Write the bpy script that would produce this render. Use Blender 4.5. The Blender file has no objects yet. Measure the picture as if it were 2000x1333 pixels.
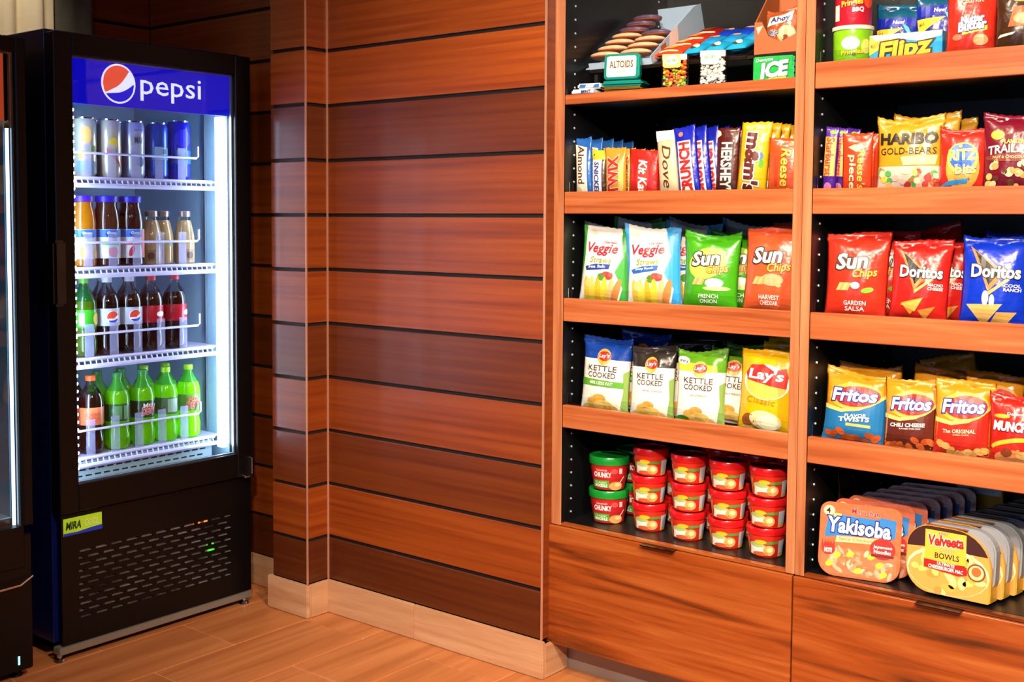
import bpy, bmesh, math, random
from mathutils import Vector, Matrix
random.seed(7)
SC = bpy.context.scene
COL = SC.collection
PI = math.pi
R_ = math.radians

# ------------------------------------------------------------------ camera
cam = bpy.data.cameras.new('camera')
cam_o = bpy.data.objects.new('camera', cam)
COL.objects.link(cam_o)
yaw, pitch, roll = .6948, .0591, .0044
cy_, sy_, cp_, sp_ = math.cos(yaw), math.sin(yaw), math.cos(pitch), math.sin(pitch)
fw = Vector((-sy_*cp_, cy_*cp_, -sp_)); rt = Vector((cy_, sy_, 0)); up = rt.cross(fw)
r2 = rt*math.cos(roll)+up*math.sin(roll); u2 = up*math.cos(roll)-rt*math.sin(roll)
m3 = Matrix((r2, u2, -fw)).transposed()
cam_o.matrix_world = Matrix.Translation((0, 0, 1.35)) @ m3.to_4x4()
cam.sensor_width = 36
cam.lens = 2276.86/2000*36
cam.shift_x = 75.81/2000
cam.shift_y = -105.4/2000
cam.clip_start = .05
SC.camera = cam_o

# ------------------------------------------------------------------ world and exposure
w = bpy.data.worlds.new('world'); SC.world = w; w.use_nodes = True
w.node_tree.nodes['Background'].inputs[0].default_value = (.9, .8, .7, 1)
w.node_tree.nodes['Background'].inputs[1].default_value = .02
vs = SC.view_settings
vs.view_transform = 'Standard'; vs.look = 'None'; vs.gamma = 1; vs.use_curve_mapping = False
vs.exposure = 0.0
try:
    SC.cycles.max_bounces = 8; SC.cycles.transparent_max_bounces = 12
    SC.cycles.sample_clamp_indirect = 6; SC.cycles.caustics_reflective = False; SC.cycles.caustics_refractive = False
except Exception: pass
CEIL = 2.75
WARM = (1, .82, .62)
# room downlights, last two added to brighten floor and curtain: position, watts, spot angle, aim point
DOWNLIGHTS = [((.15, -.35), 235, 58, (-1.3, 2.75, 1.0)), ((-.75, .65), 75, 66, (-1.2, 2.75, .8)),
              ((-1.45, 1.7), 34, 105, (-1.75, 2.72, 1.5)), ((.5, 1.0), 150, 75, (-1.4, 2.0, .0)),
              ((-3.35, 1.9), 9, 44, (-3.9, 2.1, 2.0))]

# ------------------------------------------------------------------ helpers
def lin(h):
    h = h.lstrip('#'); o = []
    for i in (0, 2, 4):
        v = int(h[i:i+2], 16)/255
        o.append(v/12.92 if v <= .04045 else ((v+.055)/1.055)**2.4)
    return (*o, 1)
MATS = {}
def newmat(name):
    m = bpy.data.materials.new(name); m.use_nodes = True
    nt = m.node_tree; b = nt.nodes['Principled BSDF']
    return m, nt, b
def bump(nt, b, scale, strength, dist=.002, detail=3, stretch=None):
    tc = nt.nodes.new('ShaderNodeTexCoord'); n = nt.nodes.new('ShaderNodeTexNoise'); bp = nt.nodes.new('ShaderNodeBump')
    n.inputs['Scale'].default_value = scale; n.inputs['Detail'].default_value = detail
    bp.inputs['Strength'].default_value = strength; bp.inputs['Distance'].default_value = dist
    v = tc.outputs['Object']
    if stretch:
        mp = nt.nodes.new('ShaderNodeMapping'); mp.inputs['Scale'].default_value = stretch
        nt.links.new(v, mp.inputs[0]); v = mp.outputs[0]
    nt.links.new(v, n.inputs['Vector']); nt.links.new(n.outputs[0], bp.inputs['Height']); nt.links.new(bp.outputs[0], b.inputs['Normal'])
    return n
def mottle(nt, b, h, amt, scale):
    tc = nt.nodes.new('ShaderNodeTexCoord'); n = nt.nodes.new('ShaderNodeTexNoise'); r = nt.nodes.new('ShaderNodeValToRGB')
    n.inputs['Scale'].default_value = scale; n.inputs['Detail'].default_value = 4
    c = lin(h)
    r.color_ramp.elements[0].position = .3; r.color_ramp.elements[1].position = .7
    r.color_ramp.elements[0].color = (*[x*(1-amt) for x in c[:3]], 1); r.color_ramp.elements[1].color = (*[min(1, x*(1+amt)) for x in c[:3]], 1)
    nt.links.new(tc.outputs['Object'], n.inputs['Vector']); nt.links.new(n.outputs[0], r.inputs[0]); nt.links.new(r.outputs[0], b.inputs['Base Color'])
def film(h):                       # glossy plastic wrapper
    k = 'film_'+h
    if k not in MATS:
        m, nt, b = newmat(k); mottle(nt, b, h, .04, 30)
        b.inputs['Roughness'].default_value = .27; bump(nt, b, 34, .5, .006, 2)
        MATS[k] = m
    return MATS[k]
def ink(h):                        # flat print
    k = 'ink_'+h
    if k not in MATS:
        m, nt, b = newmat(k); mottle(nt, b, h, .02, 60)
        b.inputs['Roughness'].default_value = .42
        MATS[k] = m
    return MATS[k]
def plain(k, h, rough=.4, metal=0, coat=0, amt=.05, scale=12, bmp=0, bscale=80):
    if k not in MATS:
        m, nt, b = newmat(k); mottle(nt, b, h, amt, scale)
        b.inputs['Roughness'].default_value = rough; b.inputs['Metallic'].default_value = metal
        b.inputs['Coat Weight'].default_value = coat; b.inputs['Coat Roughness'].default_value = .08
        if bmp: bump(nt, b, bscale, bmp, .001)
        MATS[k] = m
    return MATS[k]
def emit(k, h, s):
    if k not in MATS:
        m, nt, b = newmat(k)
        b.inputs['Base Color'].default_value = lin(h); b.inputs['Emission Color'].default_value = lin(h); b.inputs['Emission Strength'].default_value = s
        MATS[k] = m
    return MATS[k]
def glass(k, tint='ffffff', refl=1.0):
    if k not in MATS:
        m, nt, b = newmat(k); nt.nodes.remove(b)
        o = nt.nodes['Material Output']; mx = nt.nodes.new('ShaderNodeMixShader'); tr = nt.nodes.new('ShaderNodeBsdfTransparent'); gl = nt.nodes.new('ShaderNodeBsdfGlossy'); fr = nt.nodes.new('ShaderNodeFresnel'); mu = nt.nodes.new('ShaderNodeMath')
        tr.inputs[0].default_value = lin(tint); gl.inputs['Roughness'].default_value = .02; fr.inputs[0].default_value = 1.4
        mu.operation = 'MULTIPLY'; mu.inputs[1].default_value = refl
        nt.links.new(fr.outputs[0], mu.inputs[0]); nt.links.new(mu.outputs[0], mx.inputs[0]); nt.links.new(tr.outputs[0], mx.inputs[1]); nt.links.new(gl.outputs[0], mx.inputs[2]); nt.links.new(mx.outputs[0], o.inputs[0])
        MATS[k] = m
    return MATS[k]
def liquid(h, glow=.5):            # drink seen through a clear bottle
    k = 'liquid_'+h+str(glow)
    if k not in MATS:
        m, nt, b = newmat(k); mottle(nt, b, h, .05, 8)
        b.inputs['Roughness'].default_value = .08; b.inputs['Coat Weight'].default_value = .6
        o = nt.nodes['Material Output']; tl = nt.nodes.new('ShaderNodeBsdfTranslucent'); tl.inputs[0].default_value = lin(h)
        mx = nt.nodes.new('ShaderNodeMixShader'); mx.inputs[0].default_value = glow
        nt.links.new(b.outputs[0], mx.inputs[1]); nt.links.new(tl.outputs[0], mx.inputs[2]); nt.links.new(mx.outputs[0], o.inputs[0])
        MATS[k] = m
    return MATS[k]
def wood(k, dark, mid, light, stretch, rough=.3, coat=.25, tone=1.0, fine=1.0, contrast=(.32, .5, .68), warp=.9):
    if k in MATS: return MATS[k]
    m, nt, b = newmat(k); N = nt.nodes.new; L = nt.links.new
    tc = N('ShaderNodeTexCoord'); oi = N('ShaderNodeObjectInfo'); mp = N('ShaderNodeMapping'); mul = N('ShaderNodeVectorMath'); add = N('ShaderNodeVectorMath')
    mul.operation = 'SCALE'; mul.inputs['Scale'].default_value = 40
    comb = N('ShaderNodeCombineXYZ')
    for i in range(3): L(oi.outputs['Random'], comb.inputs[i])
    L(comb.outputs[0], mul.inputs[0])
    mp.inputs['Scale'].default_value = stretch
    L(tc.outputs['Object'], mp.inputs[0]); L(mp.outputs[0], add.inputs[0]); L(mul.outputs[0], add.inputs[1])
    n1 = N('ShaderNodeTexNoise'); n1.inputs['Scale'].default_value = 1.0; n1.inputs['Detail'].default_value = 5; n1.inputs['Distortion'].default_value = warp
    n2 = N('ShaderNodeTexNoise'); n2.inputs['Scale'].default_value = 7.0; n2.inputs['Detail'].default_value = 6; n2.inputs['Roughness'].default_value = .7
    L(add.outputs[0], n1.inputs['Vector']); L(add.outputs[0], n2.inputs['Vector'])
    rp = N('ShaderNodeValToRGB'); e = rp.color_ramp.elements
    e[0].position = contrast[0]; e[1].position = contrast[2]; em = e.new(contrast[1])
    sc = lambda h: (*[x*tone for x in lin(h)[:3]], 1)
    e[0].color = sc(dark); em.color = sc(mid); e[2].color = sc(light)
    L(n1.outputs[0], rp.inputs[0])
    r2_ = N('ShaderNodeValToRGB'); q = r2_.color_ramp.elements
    q[0].position = .35; q[1].position = .65; lo = 1-.28*fine; q[0].color = (lo, lo, lo, 1); q[1].color = (1, 1, 1, 1)
    L(n2.outputs[0], r2_.inputs[0])
    mx = N('ShaderNodeMix'); mx.data_type = 'RGBA'; mx.blend_type = 'MULTIPLY'; mx.inputs[0].default_value = 1
    L(rp.outputs[0], mx.inputs[6]); L(r2_.outputs[0], mx.inputs[7]); L(mx.outputs[2], b.inputs['Base Color'])
    bp = N('ShaderNodeBump'); bp.inputs['Strength'].default_value = .12; bp.inputs['Distance'].default_value = .0008
    L(n2.outputs[0], bp.inputs['Height']); L(bp.outputs[0], b.inputs['Normal'])
    b.inputs['Roughness'].default_value = rough; b.inputs['Coat Weight'].default_value = coat; b.inputs['Coat Roughness'].default_value = .14
    MATS[k] = m
    return m

def link(name, me, mat=None, parent=None, smooth=False):
    o = bpy.data.objects.new(name, me); COL.objects.link(o)
    if mat is not None:
        for q in (mat if isinstance(mat, (list, tuple)) else [mat]): me.materials.append(q)
    if parent: o.parent = parent
    if smooth: me.polygons.foreach_set('use_smooth', [True]*len(me.polygons))
    return o
def bm_obj(name, bm, mat, parent=None, smooth=False):
    bmesh.ops.recalc_face_normals(bm, faces=bm.faces)
    me = bpy.data.meshes.new(name); bm.to_mesh(me); bm.free()
    return link(name, me, mat, parent, smooth)
def add_box(bm, x0, x1, y0, y1, z0, z1, bev=0, seg=1):
    r = bmesh.ops.create_cube(bm, size=1, matrix=Matrix.Translation(((x0+x1)/2, (y0+y1)/2, (z0+z1)/2)) @ Matrix.Diagonal((x1-x0, y1-y0, z1-z0, 1)))
    if bev:
        es = list({e for v in r['verts'] for e in v.link_edges})
        bmesh.ops.bevel(bm, geom=es, offset=bev, segments=seg, affect='EDGES')
def box(name, x0, x1, y0, y1, z0, z1, mat, parent=None, bev=0, seg=1):
    bm = bmesh.new(); add_box(bm, x0, x1, y0, y1, z0, z1, bev, seg)
    return bm_obj(name, bm, mat, parent)
def add_lathe(bm, prof, n=24, cx=0, cy=0):
    rings = []
    for r, z in prof:
        if r < 1e-6: rings.append([bm.verts.new((cx, cy, z))])
        else: rings.append([bm.verts.new((cx+r*math.cos(2*PI*i/n), cy+r*math.sin(2*PI*i/n), z)) for i in range(n)])
    for a, b in zip(rings, rings[1:]):
        for i in range(n):
            j = (i+1) % n
            q = [a[i % len(a)], a[j % len(a)], b[j % len(b)], b[i % len(b)]]
            u = []
            for v in q:
                if v not in u: u.append(v)
            if len(u) > 2: bm.faces.new(u)
def lathe(name, prof, mat, parent=None, n=24, smooth=True):
    bm = bmesh.new(); add_lathe(bm, prof, n)
    o = bm_obj(name, bm, mat, parent, smooth)
    if smooth:
        o.data.set_sharp_from_angle(angle=R_(40))
    return o
def add_tube(bm, pts, r, n=8):
    rings = []
    for i, p in enumerate(pts):
        p = Vector(p); d = (Vector(pts[min(i+1, len(pts)-1)])-Vector(pts[max(i-1, 0)])).normalized()
        a = d.cross(Vector((0, 0, 1)) if abs(d.z) < .9 else Vector((1, 0, 0))).normalized(); b = d.cross(a)
        rings.append([bm.verts.new(p+a*r*math.cos(2*PI*k/n)+b*r*math.sin(2*PI*k/n)) for k in range(n)])
    for a, b in zip(rings, rings[1:]):
        for k in range(n): bm.faces.new((a[k], a[(k+1) % n], b[(k+1) % n], b[k]))
    bm.faces.new(rings[0]); bm.faces.new(rings[-1])
def prism(name, pts, y0, y1, mat, parent=None, bev=0, seg=2):   # outline in x,z extruded along y
    bm = bmesh.new()
    f = bm.faces.new([bm.verts.new((x, y0, z)) for x, z in pts])
    r = bmesh.ops.extrude_face_region(bm, geom=[f])
    for v in r['geom']:
        if isinstance(v, bmesh.types.BMVert): v.co.y = y1
    if bev: bmesh.ops.bevel(bm, geom=[e for e in bm.edges if abs(e.verts[0].co.y-e.verts[1].co.y) < 1e-6], offset=bev, segments=seg, affect='EDGES')
    return bm_obj(name, bm, mat, parent)
def rrect(w, h, r, n=5, cx=0, cz=0):
    rs = r if isinstance(r, (tuple, list)) else (r,)*4       # bl, br, tr, tl
    out = []
    for (sx, sz, a0), q in zip(((-1, -1, PI), (1, -1, 1.5*PI), (1, 1, 0), (-1, 1, .5*PI)), rs):
        x, z = cx+sx*(w/2-q), cz+sz*(h/2-q)
        for i in range(n+1):
            a = a0+PI/2*i/n
            out.append((x+q*math.cos(a), z+q*math.sin(a)))
    return out
def tag(o, label=None, cat=None, group=None, kind=None):
    if label: o['label'] = label
    if cat: o['category'] = cat
    if group: o['group'] = group
    if kind: o['kind'] = kind
    return o
def thing(name, label, cat, loc=(0, 0, 0), rot=(0, 0, 0), group=None):
    o = bpy.data.objects.new(name, None); o.empty_display_size = .03; COL.objects.link(o)
    o.location = loc; o.rotation_euler = rot
    return tag(o, label, cat, group)
KIDS = {}
def dup(root, loc, rot=None, label=None, group=None):
    def cp(o, p):
        c = o.copy(); COL.objects.link(c); c.parent = p
        for ch in o.children: cp(ch, c)
        return c
    r = cp(root, None); r.location = loc
    if rot is not None: r.rotation_euler = rot
    if label: r['label'] = label
    if group: r['group'] = group
    return r
ORD = ['front', 'second', 'third', 'fourth', 'fifth', 'sixth', 'seventh', 'eighth', 'ninth']

# ---- print: flat shapes and lettering laid on a surface
TXT = {}
def text2d(s, off=0.0):
    k = (s, off)
    if k not in TXT:
        cu = bpy.data.curves.new('t', 'FONT'); cu.body = s; cu.resolution_u = 2; cu.offset = off
        ob = bpy.data.objects.new('t', cu); me = bpy.data.meshes.new_from_object(ob)
        vs_ = [(v.co.x, v.co.y) for v in me.vertices]; fs = [tuple(p.vertices) for p in me.polygons]
        bpy.data.objects.remove(ob); bpy.data.curves.remove(cu); bpy.data.meshes.remove(me)
        TXT[k] = (vs_, fs)
    return TXT[k]
def T(s, cx, cz, wd, ht, mat, part='lettering', sh=0, rot=0, b=.012, out=None, layer=3, arc=0):
    return dict(k='T', s=s, c=(cx, cz), w=wd, h=ht, m=mat, p=part, sh=sh, rot=rot, b=b, out=out, l=layer, arc=arc)
def E(cx, cz, rx, rz, mat, part='printed_picture', rot=0, layer=1, n=20):
    return dict(k='E', c=(cx, cz), r=(rx, rz), rot=rot, n=n, m=mat, p=part, l=layer)
def P(pts, mat, part='printed_panel', layer=1): return dict(k='P', pts=pts, m=mat, p=part, l=layer)
def Rc(x0, x1, z0, z1, mat, part='printed_panel', layer=1): return P([(x0, z0), (x1, z0), (x1, z1), (x0, z1)], mat, part, layer)
def shapes_of(d, sx, sz):          # -> list of (verts2d, faces, mat, layer) in metres
    if d['k'] == 'P': return [([(x*sx, z*sz) for x, z in d['pts']], [tuple(range(len(d['pts'])))], d['m'], d['l'])]
    if d['k'] == 'E':
        a = R_(d['rot']); pts = []; n = d['n']
        for i in range(n):
            x, z = d['r'][0]*sx*math.cos(2*PI*i/n), d['r'][1]*sz*math.sin(2*PI*i/n)
            pts.append((d['c'][0]*sx+x*math.cos(a)-z*math.sin(a), d['c'][1]*sz+x*math.sin(a)+z*math.cos(a)))
        return [(pts, [tuple(range(n))], d['m'], d['l'])]
    res = []
    base, _ = text2d(d['s'], 0.0)
    xs = [v[0] for v in base]; zs = [v[1] for v in base]
    x0, x1, z0, z1 = min(xs), max(xs), min(zs), max(zs)
    fw_, fh = d['w']*sx/(x1-x0), d['h']*sz/(z1-z0)
    if d['rot'] in (90, -90): fw_, fh = d['w']*sz/(x1-x0), d['h']*sx/(z1-z0)
    a = R_(d['rot'])
    passes = [(d['b'], d['m'], d['l'])]
    if d['out']: passes.insert(0, (d['b']+d['out'][1], d['out'][0], d['l']-1))
    for off, m, l in passes:
        v, f = text2d(d['s'], off); o = []
        for x, z in v:
            X = (x-(x0+x1)/2)*fw_; Z = (z-(z0+z1)/2)*fh
            X += Z*d['sh']; Z += d['arc']*(1-(2*X/(fw_*(x1-x0)))**2)*fh*(z1-z0)
            o.append((d['c'][0]*sx+X*math.cos(a)-Z*math.sin(a), d['c'][1]*sz+X*math.sin(a)+Z*math.cos(a)))
        res.append((o, f, m, l))
    return res
def decals(parent, lst, surf, sx=1, sz=1, step=.014, lift=.0005, base=.0006):
    parts = {}
    for d in lst: parts.setdefault(d['p'], []).append(d)
    todo = []
    for pn, ds in parts.items():
        todo += [(pn, [d]) for d in ds] if len(ds) < 5 and all(d['k'] != 'T' for d in ds) else [(pn, ds)]
    for pn, ds in todo:
        V, F, MI, ml = [], [], [], []
        for d in ds:
            for v, f, m, l in shapes_of(d, sx, sz):
                bm = bmesh.new(); vv = [bm.verts.new((x, 0, z)) for x, z in v]
                for q in f:
                    try: bm.faces.new([vv[i] for i in q])
                    except ValueError: pass
                if step:
                    for ax in (0, 2):
                        lo = min(p.co[ax] for p in bm.verts); hi = max(p.co[ax] for p in bm.verts)
                        k = math.floor(lo/step)+1
                        while k*step < hi:
                            co = [0, 0, 0]; no = [0, 0, 0]; co[ax] = k*step; no[ax] = 1
                            bmesh.ops.bisect_plane(bm, geom=bm.verts[:]+bm.edges[:]+bm.faces[:], plane_co=co, plane_no=no); k += 1
                if m not in ml: ml.append(m)
                b0 = len(V); bm.verts.index_update()
                for p in bm.verts: V.append(surf(p.co.x, p.co.z, base+lift*l))
                for q in bm.faces: F.append([b0+p.index for p in q.verts]); MI.append(ml.index(m))
                bm.free()
        me = bpy.data.meshes.new(pn); me.from_pydata(V, [], F); me.polygons.foreach_set('material_index', MI)
        link(pn, me, ml, parent)
def flat(y): return lambda x, z, o: (x, y-o, z)
def cyl(rf, ang0=0):
    def f(x, z, o):
        r = rf(z); a = x/r+ang0; r += o
        return (r*math.sin(a), -r*math.cos(a), z)
    return f

# ------------------------------------------------------------------ room shell
M_SIDE = {}
def siding(tone): return wood('siding_%03d' % int(tone*100), '803206', '94400b', 'a24c13', (1.2, 1.2, 60), .45, .14, tone, .55, (.3, .5, .7), .15)
W_BOOK = wood('walnut_front', '48200a', '944315', 'ac5e2a', (1.6, 5, 26), .3, .3, 1.0, .6, (.28, .48, .72))
W_EDGE = wood('walnut_edge', '8e4520', 'b05f34', 'bf7346', (1.5, 6, 40), .33, .25, 1.0, .5)
W_STILE = wood('walnut_stile', '9c5834', 'b4734c', 'c0845c', (40, 20, 1.5), .33, .25, 1.0, .5)
BLACK = plain('black_laminate', '07080b', .42, 0, .1, .15, 6)
BACKING = plain('black_backing', '0d0503', .7)
TILE = wood('floor_tile', 'a86234', 'b8703e', 'c27c4a', (16, 1.0, 5), .42, .05, 1.0, .5)
TILE_B = wood('base_tile', 'ba8862', 'c69670', 'd0a47e', (1.5, 1.5, 22), .42, .05, 1.0, .45)
GROUT = plain('grout', 'e6bd94', .8)
BEAD = plain('corner_bead', 'd9a184', .3, .5)
CREAM = plain('cream_plaster', '7a6650', .8)
WHITE = plain('white_ceiling', 'e8e2d8', .85)
CHROME = plain('chrome', 'c8ccd0', .15, 1)

fl = tag(box('floor', -4.1, 1.4, -1.8, 3.4, -.06, -.003, GROUT), kind='structure')
tm = {}
for i in range(19):
    x0 = -3.965+.27*i
    for j in range(9):
        y0 = -1.5+.6*j+(.3 if i % 2 == 0 else 0)-.0 - .4
        y0 += .0
        a, b_ = max(y0, -1.7), min(y0+.5955, 2.83)
        if b_-a < .02: continue
        key = (round(b_-a, 3))
        if key not in tm:
            bm = bmesh.new(); add_box(bm, 0, .2655, 0, b_-a, -.01, 0, .0012); bmesh.ops.recalc_face_normals(bm, faces=bm.faces)
            me = bpy.data.meshes.new('tile'); bm.to_mesh(me); bm.free(); me.materials.append(TILE); tm[key] = me
        o = bpy.data.objects.new('tile', tm[key]); COL.objects.link(o); o.parent = fl; o.location = (x0, a, 0)
tag(box('ceiling', -4.1, 1.4, -1.8, 3.4, CEIL, CEIL+.08, WHITE), kind='structure')
tag(box('wall_front', -4.1, 1.4, -1.8, -1.7, 0, CEIL, CREAM), kind='structure')
tag(box('wall_right', 1.3, 1.4, -1.7, 3.4, 0, CEIL, CREAM), kind='structure')
wn = tag(box('window_1', -1.9, .5, -1.7, -1.66, .85, 2.35, WHITE), kind='structure')
SKYP = emit('daylight_pane', 'a8ccff', 2.0)
for k in range(3):
    box('pane', -1.86+.79*k, -1.12+.79*k, -1.659, -1.654, .9, 2.3, SKYP, wn)
Z0, PIT, GR = .261, .1828, .0058
TON = [.32, .86, .48, .78, .42, .9, .82, .78, .45, 1.1, .9, .8, .95, .85, .8]
def planks(wall, x0, x1, y0, y1, seed=0, dim=1.0):
    for k in range(15):
        za = .114 if k == 0 else Z0+PIT*(k-1)+GR
        zb = min(Z0+PIT*k-GR, CEIL)
        if za >= CEIL: break
        box('siding_plank', x0, x1, y0, y1, za, zb, siding(round(TON[k], 2)), wall, .0012)
wb = tag(box('wall_back', -2.92, -2.004, 2.716, 2.86, 0, CEIL, BACKING), kind='structure')
planks(wb, -2.8985, -1.991, 2.709, 2.7155)
wp = tag(box('wall_pilaster', -3.069, -2.907, 2.621, 2.80, 0, CEIL, BACKING), kind='structure')
planks(wp, -3.075, -2.9, 2.614, 2.7085)
wa = tag(box('wall_alcove', -4.05, -3.06, 2.751, 2.86, 0, CEIL, BACKING), kind='structure')
planks(wa, -3.949, -3.07, 2.745, 2.7505)
we = tag(box('wall_end', -.47, 1.3, 2.716, 2.86, 0, CEIL, BACKING), kind='structure')
planks(we, -.475, 1.298, 2.709, 2.7155)
wl = tag(box('wall_left', -4.1, -3.956, -1.8, 2.86, 0, CEIL, BACKING), kind='structure')
planks(wl, -3.9555, -3.95, -1.7, 2.744)
tag(box('wall_return', -2.003, -1.9905, 2.7165, 2.753, .114, CEIL, siding(.62)), kind='structure')
tag(box('trim_1', -2.9025, -2.8975, 2.6115, 2.6165, .113, CEIL, BEAD), kind='structure')
tag(box('trim_2', -2.8995, -2.8945, 2.7045, 2.7095, .113, CEIL, BEAD), kind='structure')
tag(box('trim_3', -1.9935, -1.9885, 2.7065, 2.7115, .113, CEIL, BEAD), kind='structure')
def baseboard(name, segs, cuts_x=None):
    p = tag(box(name, *segs[0], TILE_B, None, .003, 2), kind='structure')
    for s in segs[1:]: box('tile', *s, TILE_B, p, .003, 2)
    return p
baseboard('baseboard_pilaster', [(-3.09, -2.886, 2.599, 2.6135, 0, .113), (-2.8995, -2.8855, 2.615, 2.6968, 0, .1127), (-3.09, -3.0755, 2.6145, 2.73, 0, .113)])
baseboard('baseboard_back', [(-2.8988, -2.4905, 2.6945, 2.7085, 0, .113), (-2.4895, -1.976, 2.6945, 2.7085, 0, .113), (-1.99, -1.976, 2.709, 2.823, 0, .1)])
baseboard('baseboard_end', [(-.475, .4, 2.6945, 2.7085, 0, .113), (.401, 1.298, 2.6945, 2.7085, 0, .113)])
baseboard('baseboard_alcove', [(-3.95, -3.4, 2.731, 2.7445, 0, .113), (-3.399, -3.0905, 2.731, 2.7445, 0, .113)])

# ------------------------------------------------------------------ recessed downlights (lamps of the room, plus an added floor fill and curtain wash)
for i, ((x, y), wt, ang, aim) in enumerate(DOWNLIGHTS):
    t = thing('ceiling_downlight', 'round recessed downlight in the ceiling', 'ceiling light', (x, y, CEIL))
    t['label'] = ['round recessed ceiling downlight above the left snack cabinet', 'round recessed ceiling downlight above the right snack cabinet',
                  'round recessed ceiling downlight in the middle of the room', 'added ceiling downlight near the cream right wall, filling the floor', 'small added ceiling downlight washing the curtain'][i]
    lathe('ring', [(.075, 0), (.075, -.006), (.06, -.008), (.058, 0)], WHITE, t)
    lathe('lens', [(0, -.002), (.058, -.002)], emit('lamp_lens', 'ffdcb0', 6), t)
    l = bpy.data.lights.new('downlight_beam', 'SPOT'); l.energy = wt*4; l.color = WARM; l.spot_size = R_(ang); l.spot_blend = .75; l.shadow_soft_size = .07
    lo = bpy.data.objects.new('downlight_beam', l); COL.objects.link(lo); lo.parent = t; lo.location = (0, 0, -.02)
    lo.rotation_euler = (Vector(aim)-Vector((x, y, CEIL-.02))).to_track_quat('-Z', 'Y').to_euler()

# ------------------------------------------------------------------ curtains
def curtain(name, label, y0, y1, x, mat, nf, amp, cat='curtain'):
    bm = bmesh.new(); n = nf*10; g = []
    for k in range(n+1):
        y = y0+(y1-y0)*k/n; ph = 2*PI*nf*k/n
        dx = amp*math.sin(ph)+amp*.3*math.sin(2.3*ph+1)
        g.append([bm.verts.new((x+dx*(1 if z < 2 else .8), y+amp*.3*math.cos(ph*1.3), z)) for z in (.03, .9, 1.8, 2.25, 2.7)])
    for a, b in zip(g, g[1:]):
        for i in range(4): bm.faces.new((a[i], b[i], b[i+1], a[i+1]))
    o = bm_obj(name, bm, mat, None, True)
    s = o.modifiers.new('thick', 'SOLIDIFY'); s.thickness = .002
    return tag(o, label, cat)
CUR = plain('cream_voile', 'e6dcbc', .9, 0, 0, .04, 20, .3, 300)
CURG = plain('grey_linen', '5d5c50', .9, 0, 0, .1, 40, .5, 260)
curtain('sheer_curtain', 'pleated cream curtain hanging behind the tall drink coolers', 1.35, 2.30, -3.885, CUR, 9, .028)
curtain('linen_drape', 'flat grey linen drape beside the cream curtain', 2.315, 2.475, -3.92, CURG, 1, .008)

# ------------------------------------------------------------------ snack cabinets
CLEAR = glass('clear_acrylic', 'f4f8fa', .9)
TOE = plain('toe_kick_grey', '9c8f88', .5, .3)
DARKMET = plain('bronze_pull', '2a160c', .22, .8)
PINM = plain('shelf_pin_metal', 'dfe6ea', .3, .6)
YF, YB = 2.755, 3.32
DROP = .022
LEVELS_L = [(1.676, 1.704, False), (1.364, 1.427, True), (1.053, 1.12, True), (.742, .808, True)]
LEVELS_R = [(1.671, 1.735, True), (1.364, 1.427, True), (1.053, 1.12, True), (.742, .808, True)]
def cabinet(label, x0, xi0, xi1, x1, levels, dx0, dx1, hx):
    t = thing('display_cabinet', label, 'cabinet', ((x0+x1)/2, YF, 0)); ox, oy = (x0+x1)/2, YF
    def B(n, a, b, c, d, e, f, m, p=t, bev=0): return box(n, a-ox, b-ox, c-oy, d-oy, e, f, m, p, bev)
    for a, b in ((x0, xi0), (xi1, x1)):
        s = B('side_panel', a, b, YF, YB, .452, 2.6, BLACK, t)
        B('face_stile', a, b, YF-.0015, YF+.004, .452, 2.6, W_STILE, s, .001)
    B('back_panel', xi0, xi1, YB, YB+.015, .1, 2.6, BLACK)
    B('top_panel', xi0, xi1, YF, YB, 2.56, 2.6, W_EDGE)
    bm = bmesh.new()
    for yy in (2.804, 3.265):
        for xx, sg in ((xi0, 1), (xi1, -1)):
            z = .484
            while z < 2.5:
                if True:
                    r = bmesh.ops.create_cone(bm, cap_ends=True, segments=8, radius1=.0034, radius2=.0028, depth=.002, matrix=Matrix.Translation((xx+sg*.001-ox, yy-oy, z)) @ Matrix.Rotation(PI/2, 4, 'Y'))
                z += .0389
    tag(bm_obj('shelf_pin_sleeves', bm, PINM, t), kind='stuff')
    for z0, z1, lip in levels:
        if lip:
            s = B('shelf', xi0+.001, xi1-.001, YF+.02, YB-.002, z0+.003, z1-DROP, BLACK)
            B('shelf_lip', xi0+.001, xi1-.001, YF, YF+.0195, z0, z1, W_EDGE, s, .0015)
            B('clear_guard', xi0+.004, xi1-.004, YF+.0205, YF+.0225, z1-DROP+.001, z1+.028, CLEAR, s)
        else:
            s = B('shelf', xi0+.001, xi1-.001, YF+.012, YB-.002, z0, z1, BLACK)
            B('shelf_edge', xi0+.001, xi1-.001, YF, YF+.0115, z0, z1, W_EDGE, s, .001)
    B('deck', x0+.002, x1-.002, YF+.002, YB, .440, .4515, BLACK)
    B('deck_lining', xi0, xi1, YF+.02, YB, .452, .46, BLACK)
    B('deck_edge', xi0+.0005, xi1-.0005, YF-.001, YF+.0195, .452, .459, W_BOOK, t)
    B('carcass', x0+.004, x1-.004, YF+.01, YB, .1, .438, BACKING)
    d = B('drawer', dx0, dx1, YF-.012, YF+.0005, .098, .4505, W_BOOK, t, .0015)
    B('pull', hx-.052, hx+.052, YF-.030, YF-.0005, .4506, .4535, DARKMET, d, .0008)
    B('toe_kick', x0+.012, x1, YF+.072, YF+.085, 0, .097, TOE)
    return t
cabinet('left walnut snack cabinet with thin top shelf and soup cups on its deck', -2.0, -1.957, -1.257, -1.2325, LEVELS_L, -2.0, -1.2345, -1.62)
cabinet('right walnut snack cabinet cut off by the edge of the photo', -1.2315, -1.207, -.507, -.482, LEVELS_R, -1.2305, -.482, -.87)

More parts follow.
